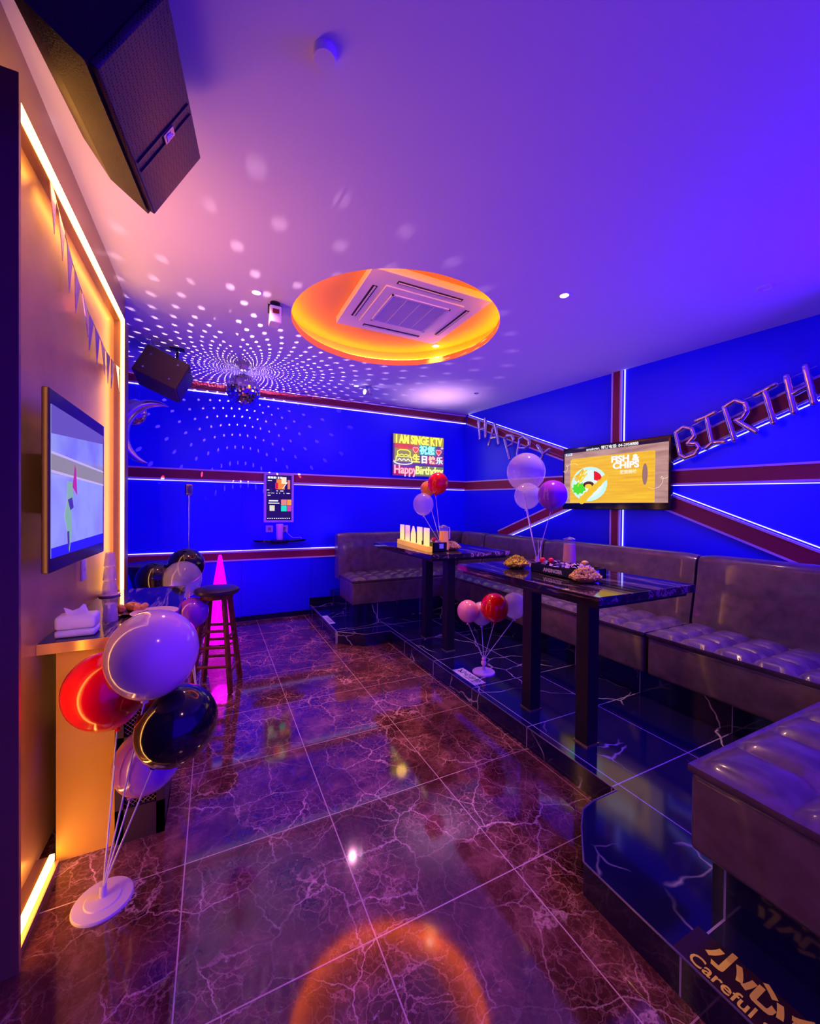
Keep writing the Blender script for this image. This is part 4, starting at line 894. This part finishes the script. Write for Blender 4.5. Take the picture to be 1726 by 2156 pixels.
b = MB(); b.tube([at_w(x, y, .09) for x, y in ((1003, 884), (1040, 898), (1070, 915), (1104, 922), (1140, 945), (1184, 962))], .0015, 5); o = b.build('banner_string', M_CHROME); tag(o, 'thin string the foil letters of HAPPY hang from', 'string')
b = MB(); b.tube([at_w(x, y, .09) for x, y in ((1405, 925), (1440, 905), (1490, 880), (1550, 848), (1610, 824), (1660, 798), (1720, 770))], .0015, 5); o = b.build('banner_string', M_CHROME); tag(o, 'thin string the foil letters right of the television hang from', 'string')

# moon balloon and foil shapes beside it
def crescent(c, R1, R2, shift, th, a0, a1, M, name, m, parent=None):
    b = MB(); n = 28; rows = []
    for k in range(n + 1):
        a = a0 + (a1 - a0) * k / n; pi_ = Vector((math.cos(a) * R1, math.sin(a) * R1)); w = math.sin(PI * k / n) ** .8
        po = pi_ * (1 + .42 * w); ctr = (po + pi_) / 2; half = (po - pi_).length / 2 + .002; dirv = po.normalized()
        row = []
        for j in range(12):
            f = 2 * PI * j / 12; q_ = ctr + dirv * half * math.cos(f); row.append(b.bm.verts.new(M @ Vector((q_.x, q_.y, th * w * math.sin(f) + .0001))))
        rows.append(row)
    for r0, r1 in zip(rows, rows[1:]):
        for j in range(12): b.bm.faces.new((r0[j], r0[(j + 1) % 12], r1[(j + 1) % 12], r1[j]))
    b.bm.faces.new(rows[0]); b.bm.faces.new(rows[-1][::-1]); return b.build(name, m, parent, smooth=True)
mc = at_y(350, 921, 4.55)
t = thing('moon_balloon', 'silver crescent moon foil balloon beside the lit frame, under the small loudspeaker', 'balloon', mc)
crescent(mc, .30, 0, 0, .06, math.radians(86), math.radians(240), basis(Vector((1, 0, 0)), Vector((0, 0, 1)), Vector((0, -1, 0)), mc), 'crescent', mat('blue_silver_foil', (.85, .78, .98), .22, .85), t)
b = MB(); b.cyl(mc + Vector((-.22, .0, .33)), (mc.x - .22, mc.y, CEIL), .0015, seg=5); b.build('string', M_CHROME, t)
q = at_y(283, 868, 4.75); b = MB(); b.sphere(q, .11, 24, (1, .5, 1.15)); b.cyl(q + Vector((0, 0, .12)), (q.x, q.y, CEIL), .0015, seg=5); o = b.build('foil_balloon', mat('dusky_pink_foil', (.65, .45, .6), .15, .9), smooth=True); tag(o, 'dusky pink foil balloon half hidden behind the crescent moon', 'balloon')

# bunting across the left panel
XB = PX + .035
path = [(98, 345), (112, 400), (125, 452), (140, 505), (150, 545), (168, 602), (185, 655), (205, 700), (222, 738), (240, 765), (258, 782)]
P3 = [at_x(x, y, XB) for x, y in path]
t = thing('bunting', 'string of iridescent triangular flags hung across the glossy left panel', 'bunting', P3[0])
b = MB(); b.tube(P3, .0018, 5); b.build('cord', M_CHROME, t)
mfl = mat('iridescent_flag', (.62, .42, .60), .18, .75, noise=.3, nscale=30)
cum = [0]
for a_, c_ in zip(P3, P3[1:]): cum.append(cum[-1] + (c_ - a_).length)
def on(s):
    for i in range(len(P3) - 1):
        if cum[i + 1] >= s: return P3[i].lerp(P3[i + 1], (s - cum[i]) / (cum[i + 1] - cum[i]))
    return P3[-1]
nf = 12
for k in range(nf):
    s0 = cum[-1] * (k + .25) / nf; s1 = s0 + .085
    a_, c_ = on(s0), on(min(s1, cum[-1])); m_ = (a_ + c_) / 2 + Vector((.01 * math.sin(k * 2), .02 * math.cos(k * 3), -.17))
    b = MB(); vs = [b.bm.verts.new(v + Vector((.002, 0, 0))) for v in (a_, c_, m_)]; ws = [b.bm.verts.new(v - Vector((.001, 0, 0))) for v in (a_, c_, m_)]
    b.bm.faces.new(vs); b.bm.faces.new(ws[::-1])
    for i in range(3): b.bm.faces.new((vs[i], vs[(i + 1) % 3], ws[(i + 1) % 3], ws[i]))
    b.build('flag', mfl, t)

# ================================================================ THINGS ON THE TABLES
def dish(label, p, r, m_sn, snlabel, hh=.055):
    b = MB(); b.lathe([(0, 0), (r * .45, 0), (r * .75, .012), (r * .98, .030), (r, .034), (r * .95, .034), (r * .7, .018), (0, .008)], p, 30, sx=1.0, sy=.8)
    for v in b.bm.verts:
        a = math.atan2(v.co.y - p.y, v.co.x - p.x); dd = (v.co.xy - p.xy).length
        if dd > r * .6: v.co.z += .004 * math.sin(a * 7)
    o = b.build('snack_dish', M_GOLD, smooth=True); tag(o, label, 'dish', 'golden snack dishes')
    b = MB(); rg = random.Random(int(r * 1e4))
    for k in range(330):
        a = rg.uniform(0, 2 * PI); q_ = rg.random() ** .6; rr = r * .92 * q_; z = .022 + hh * (1 - q_ ** 2) * rg.uniform(.55, 1.0) + .004
        c = p + Vector((rr * math.cos(a), rr * .8 * math.sin(a), z)); d = Vector((rg.gauss(0, 1), rg.gauss(0, 1), rg.gauss(0, 1))).normalized(); L = rg.uniform(.006, .011)
        b.cyl(c - d * L, c + d * L, rg.uniform(.0045, .0065), rg.uniform(.0035, .0055), seg=6)
    o = b.build('snack_pile', m_sn); tag(o, snlabel, 'snacks', None, 'stuff')
dish('golden dish with yellow crunchy snacks at the left of the nearer table', at_z(1087, 1196, TT), .092, M_SNACKY, 'heap of yellow crunchy snacks in a golden dish left on the nearer table')
dish('golden dish with brown crunchy snacks at the front of the nearer table', at_z(1232, 1226, TT), .094, M_SNACK, 'heap of brown crunchy snacks in the golden dish at the front of the nearer table')
dish('golden dish with snacks at the near edge of the farther table', at_z(950, 1158, TT), .098, M_SNACK, 'heap of knobbly golden snacks in the dish on the farther table')
def jug(label, p, h, r, juice, handle_dir):
    t = thing('juice_jug', label, 'jug', p)
    b = MB(); b.lathe([(0, 0), (r, 0), (r * 1.02, .01), (r * .86, h * .8), (r * .82, h * .9), (r * .80, h * .9), (r * .84, h * .78), (r * .97, .014), (0, .010)], p, 32); b.build('glass_body', mat('jug_glass', (.9, .8, .9), .03, alpha=.07, coat=0, spec=.9), t, smooth=True)
    b = MB(); b.lathe([(0, .012), (r * .95, .014), (r * .84, h * .76), (0, h * .76)], p, 32); b.build('juice', juice, t, smooth=True)
    b = MB(); b.lathe([(0, h * .90), (r * .84, h * .90), (r * .84, h * .93), (r * .55, h * .97), (0, h)], p, 28); b.box(p + Vector((-r * 1.1, -.012, h * .92)), p + Vector((-r * .5, .012, h * .95))); b.build('lid', mat('steel_lid', (.7, .6, .65), .25, .9), t, smooth=True)
    d = Vector(handle_dir).normalized()
    if handle_dir != (0, 0, 0):
        b = MB(); b.tube([p + d * r * .7 + Vector((0, 0, h * .90)), p + d * r * 1.9 + Vector((0, 0, h * .88)), p + d * r * 2.1 + Vector((0, 0, h * .80)), p + d * r * 2.05 + Vector((0, 0, h * .45))], .006, 8); b.build('handle', mat('clear_handle', (.7, .6, .95), .15, .3), t, smooth=True)
    return t
pB = at_z(934, 1160, TT); jug('tall glass jug of orange juice with handle on the farther table', pB, .24, .048, mat('orange_juice', (1.0, .38, .02), .3, emit=(1.0, .30, .01), strength=.25), (.89, .44, 0))  # faint emission added to brighten the juice, which is no light source
pA = at_z(1198, 1191, TT); jug('glass jug of pale peach drink behind the black tray on the nearer table', pA, .20, .045, mat('peach_juice', (1.0, .55, .28), .3), (0, 0, 0))
def tray(label, c, e1, e2, h, text, lab2):
    """box tray with corner c (nearest), edges e1 (to the left/far), e2 (to the right)"""
    c, e1, e2 = Vector(c), Vector(e1), Vector(e2)
    t = thing('snack_tray', label, 'tray', c + (e1 + e2) / 2)
    u1, u2 = e1.normalized(), e2.normalized(); L1, L2 = e1.length, e2.length; M = basis(u1, u2, Vector((0, 0, 1)), c)
    b = MB()
    b.box((0, 0, 0), (L1, L2, .006), M); b.box((0, 0, 0), (.006, L2, h), M); b.box((L1 - .006, 0, 0), (L1, L2, h), M); b.box((0, 0, 0), (L1, .006, h), M); b.box((0, L2 - .006, 0), (L1, L2, h), M)
    bx = b.build('tray_box', mat('black_card_tray', (.008, .008, .02), .3), t)
    if text: text_mesh('tray_lettering', text, .030, basis(-u1, Vector((0, 0, 1)), (-u1).cross(Vector((0, 0, 1))), c + u1 * L1 * .5 - u2 * .001 + Vector((0, 0, h * .5))), mat('tray_white', (.85, .85, .9), .4), bx, depth=.0005, bold=.001)
    b = MB(); m0, m1 = L2 * .45, L2 * .75
    b.box((-.001, m0, h * .35), (0, m1, h * .85), M, bev=0); b.build('pale_label', mat('pale_blue_label', (.4, .6, .95), .4), bx)
    rg = random.Random(5); b = MB(); M3b = M
    for k in range(70):
        x, y = rg.uniform(.02, L1 - .02), rg.uniform(.02, L2 - .02); z = h * rg.uniform(.6, 1.05) + .012; s_ = rg.uniform(.014, .028)
        q_ = [Vector((rg.uniform(-1, 1), rg.uniform(-1, 1), rg.uniform(-.5, .5))) * s_ for _ in range(4)]; ctr = Vector((x, y, z)); vs = [b.bm.verts.new(M @ (ctr + v)) for v in q_]
        for f in ((0, 1, 2), (0, 2, 3), (0, 3, 1), (1, 3, 2)): b.bm.faces.new([vs[i] for i in f])
    o = b.build('wrapped_snacks', mat('cellophane_wrap', (.80, .55, .80), .15, .35)); tag(o, lab2, 'snacks', None, 'stuff')
    return M, L1, L2
cA = at_z(1214, 1223, TT); lA = at_z(1128, 1200, TT); cA = Vector((cA.x, cA.y, TT))
M, L1, L2 = tray('black card tray with white lettering heaped with wrapped snacks on the nearer table', cA, (0, .35, 0), (.235, 0, 0), .055, 'AMSINGER', 'pale cellophane-wrapped snacks heaped in the black tray on the nearer table')
for k, (x, y) in enumerate(((.34, .05), (.30, .09))):
    b = MB(); b.sphere(M @ Vector((x * K, y * K, .075)), .018, 14); o = b.build('red_sweet', mat('red_sweet', (.85, .02, .05), .2), smooth=True); tag(o, 'round red sweet lying on the wrapped snacks of the near tray', 'sweet', 'red sweets in the near tray')
b = MB(); b.sphere(M @ Vector((.09, .17, .078)), .02, 14, (1, 1, .7)); o = b.build('yellow_sweet', mat('yellow_sweet', (.9, .6, .1), .3), smooth=True); tag(o, 'golden-yellow sweet lying on the wrapped snacks of the near tray', 'sweet')
cB = at_z(903, 1164, TT)
M, L1, L2 = tray('small dark tray of wrapped snacks beside the orange juice on the farther table', Vector((cB.x + .06, cB.y + .03, TT)), (0, .24, 0), (.14, 0, 0), .085, None, 'pink and red wrapped snacks in the small dark tray on the farther table')
b = MB(); b.sphere(M @ Vector((.08, .05, .105)), .022, 14); o = b.build('red_sweet', mat('red_sweet', (.85, .02, .05), .2), smooth=True); tag(o, 'round red sweet on the small dark tray of the farther table', 'sweet')
# illuminated bottle-shaped night lights in a golden stand
p0 = at_z(836, 1144, TT); p1 = at_z(899, 1163, TT); p0.z = p1.z = TT
t = thing('lit_display_stand', 'golden light-up stand with five glowing upright acrylic pieces on the farther table', 'table lamp', (p0 + p1) / 2)
u = (p1 - p0).normalized(); L = (p1 - p0).length; vN = Vector((0, 0, 1)).cross(u); M = basis(u, vN, Vector((0, 0, 1)), p0)
b = MB(); b.box((0, 0, 0), (L, .05, .05), M, bev=.004); b.build('golden_base', mat('golden_base_glow', (.9, .5, .05), .3, emit=(1, .45, .02), strength=.55), t, smooth=True)
hgt = .162
for k in range(5):
    xc = L * (.10 + .2 * k); w = L * .062
    prof = [(-w, 0), (-w, hgt), (w, hgt), (w, 0)] if k != 2 else [(-w, 0), (-w, hgt * .5), (-w * .45, hgt * .82), (0, hgt), (w * .45, hgt * .82), (w, hgt * .5), (w, 0)]
    mg_ = bpy.data.materials.new('glowing_acrylic'); mg_.use_nodes = True; nt = mg_.node_tree; bs = nt.nodes['Principled BSDF']; tc = nt.nodes.new('ShaderNodeNewGeometry'); sp = nt.nodes.new('ShaderNodeSeparateXYZ'); nt.links.new(tc.outputs['Position'], sp.inputs[0])
    f_ = mth(nt, 'DIVIDE', mth(nt, 'SUBTRACT', sp.outputs['Z'], TT + .055), hgt); c_ = ramp(nt, f_, [(0, (1, .85, .15)), (.55, (1, .72, .22) if k != 1 else (.8, .35, .5)), (1, (.85, .42, .65))]); nt.links.new(c_, bs.inputs['Emission Color']); bs.inputs['Emission Strength'].default_value = 1.0; bs.inputs['Base Color'].default_value = (.3, .2, .2, 1)
    b = MB(); lo = [b.bm.verts.new(M @ Vector((xc + x, .022, .05 + z))) for x, z in prof]; hi = [b.bm.verts.new(M @ Vector((xc + x, .036, .05 + z))) for x, z in prof]; n = len(prof)
    b.bm.faces.new(lo); b.bm.faces.new(hi[::-1])
    for i in range(n): b.bm.faces.new((lo[i], hi[i], hi[(i + 1) % n], lo[(i + 1) % n]))
    b.build('glowing_panel', mg_, t)
light('lit_stand_glow', 'POINT', (p0 + p1) / 2 + Vector((-.10, -.05, .16)), (1, .5, .1), .5, .05)
for k, (x, y) in enumerate(((1134, 1182), (1138, 1184))):
    b = MB(); q = at_z(x, y, TT); b.cyl(q + Vector((0, 0, 0)), q + Vector((.0 if k else -.01, 0, .16)), .0025, seg=6); o = b.build('drinking_straw', mat('clear_white_stick'), smooth=True); tag(o, 'thin pale upright rod standing at the left end of the black tray', 'straw', 'pale rods by the near tray')

# ================================================================ STICKERS ON THE STEP
def sticker(label, x0, y0, x1, y1, m, name='step_sticker'):
    t = thing(name, label, 'sticker', ((x0 + x1) / 2, (y0 + y1) / 2, HP)); b = MB(); b.box((x0, y0, HP), (x1, y1, HP + .0012)); s_ = b.build('film', m, t); return t, s_
RDOWN = lambda x, y: basis(Vector((0, -1, 0)), Vector((1, 0, 0)), Vector((0, 0, 1)), Vector((x, y, HP + .0014)))
t, s_ = sticker('dark step sticker with big yellow Chinese warning letters at the near platform edge', 1.213, -.55, 1.345, .690, mat('dark_sticker', (.035, .012, .02), .2))
YL = mat('warning_yellow', (.95, .85, .08), .45)
text_mesh('lettering', '小心台阶', .088, RDOWN(1.302, .640), YL, s_, depth=.0002, bold=.0035, align='LEFT'); text_mesh('lettering', 'Careful step', .052, RDOWN(1.236, .655), YL, s_, depth=.0002, bold=.0008, align='LEFT')
INK = mat('sticker_ink', (.01, .01, .03), .4); SW = mat('white_sticker', (.75, .78, .85), .35)
t, s_ = sticker('small white step warning sticker beside the balloon base on the platform edge', 1.70, 2.36, 1.80, 2.66, SW)
text_mesh('lettering', '小心台阶', .058, RDOWN(1.757, 2.500), INK, s_, depth=.0002, bold=.001); text_mesh('lettering', 'CAREFUL STEP', .020, RDOWN(1.720, 2.47), INK, s_, depth=.0002)
b = MB(); b.tube([(1.73, 2.625, HP + .0016), (1.75, 2.615, HP + .0016), (1.77, 2.63, HP + .0016)], .004, 6); b.tube([(1.75, 2.615, HP + .0016), (1.735, 2.60, HP + .0016)], .004, 6); b.build('figure_mark', INK, s_)
t, s_ = sticker('small white step warning sticker on the far angled platform step', 1.145, 4.29, 1.21, 4.64, SW)
text_mesh('lettering', '小心台阶', .055, RDOWN(1.18, 4.44), INK, s_, depth=.0002, bold=.001)
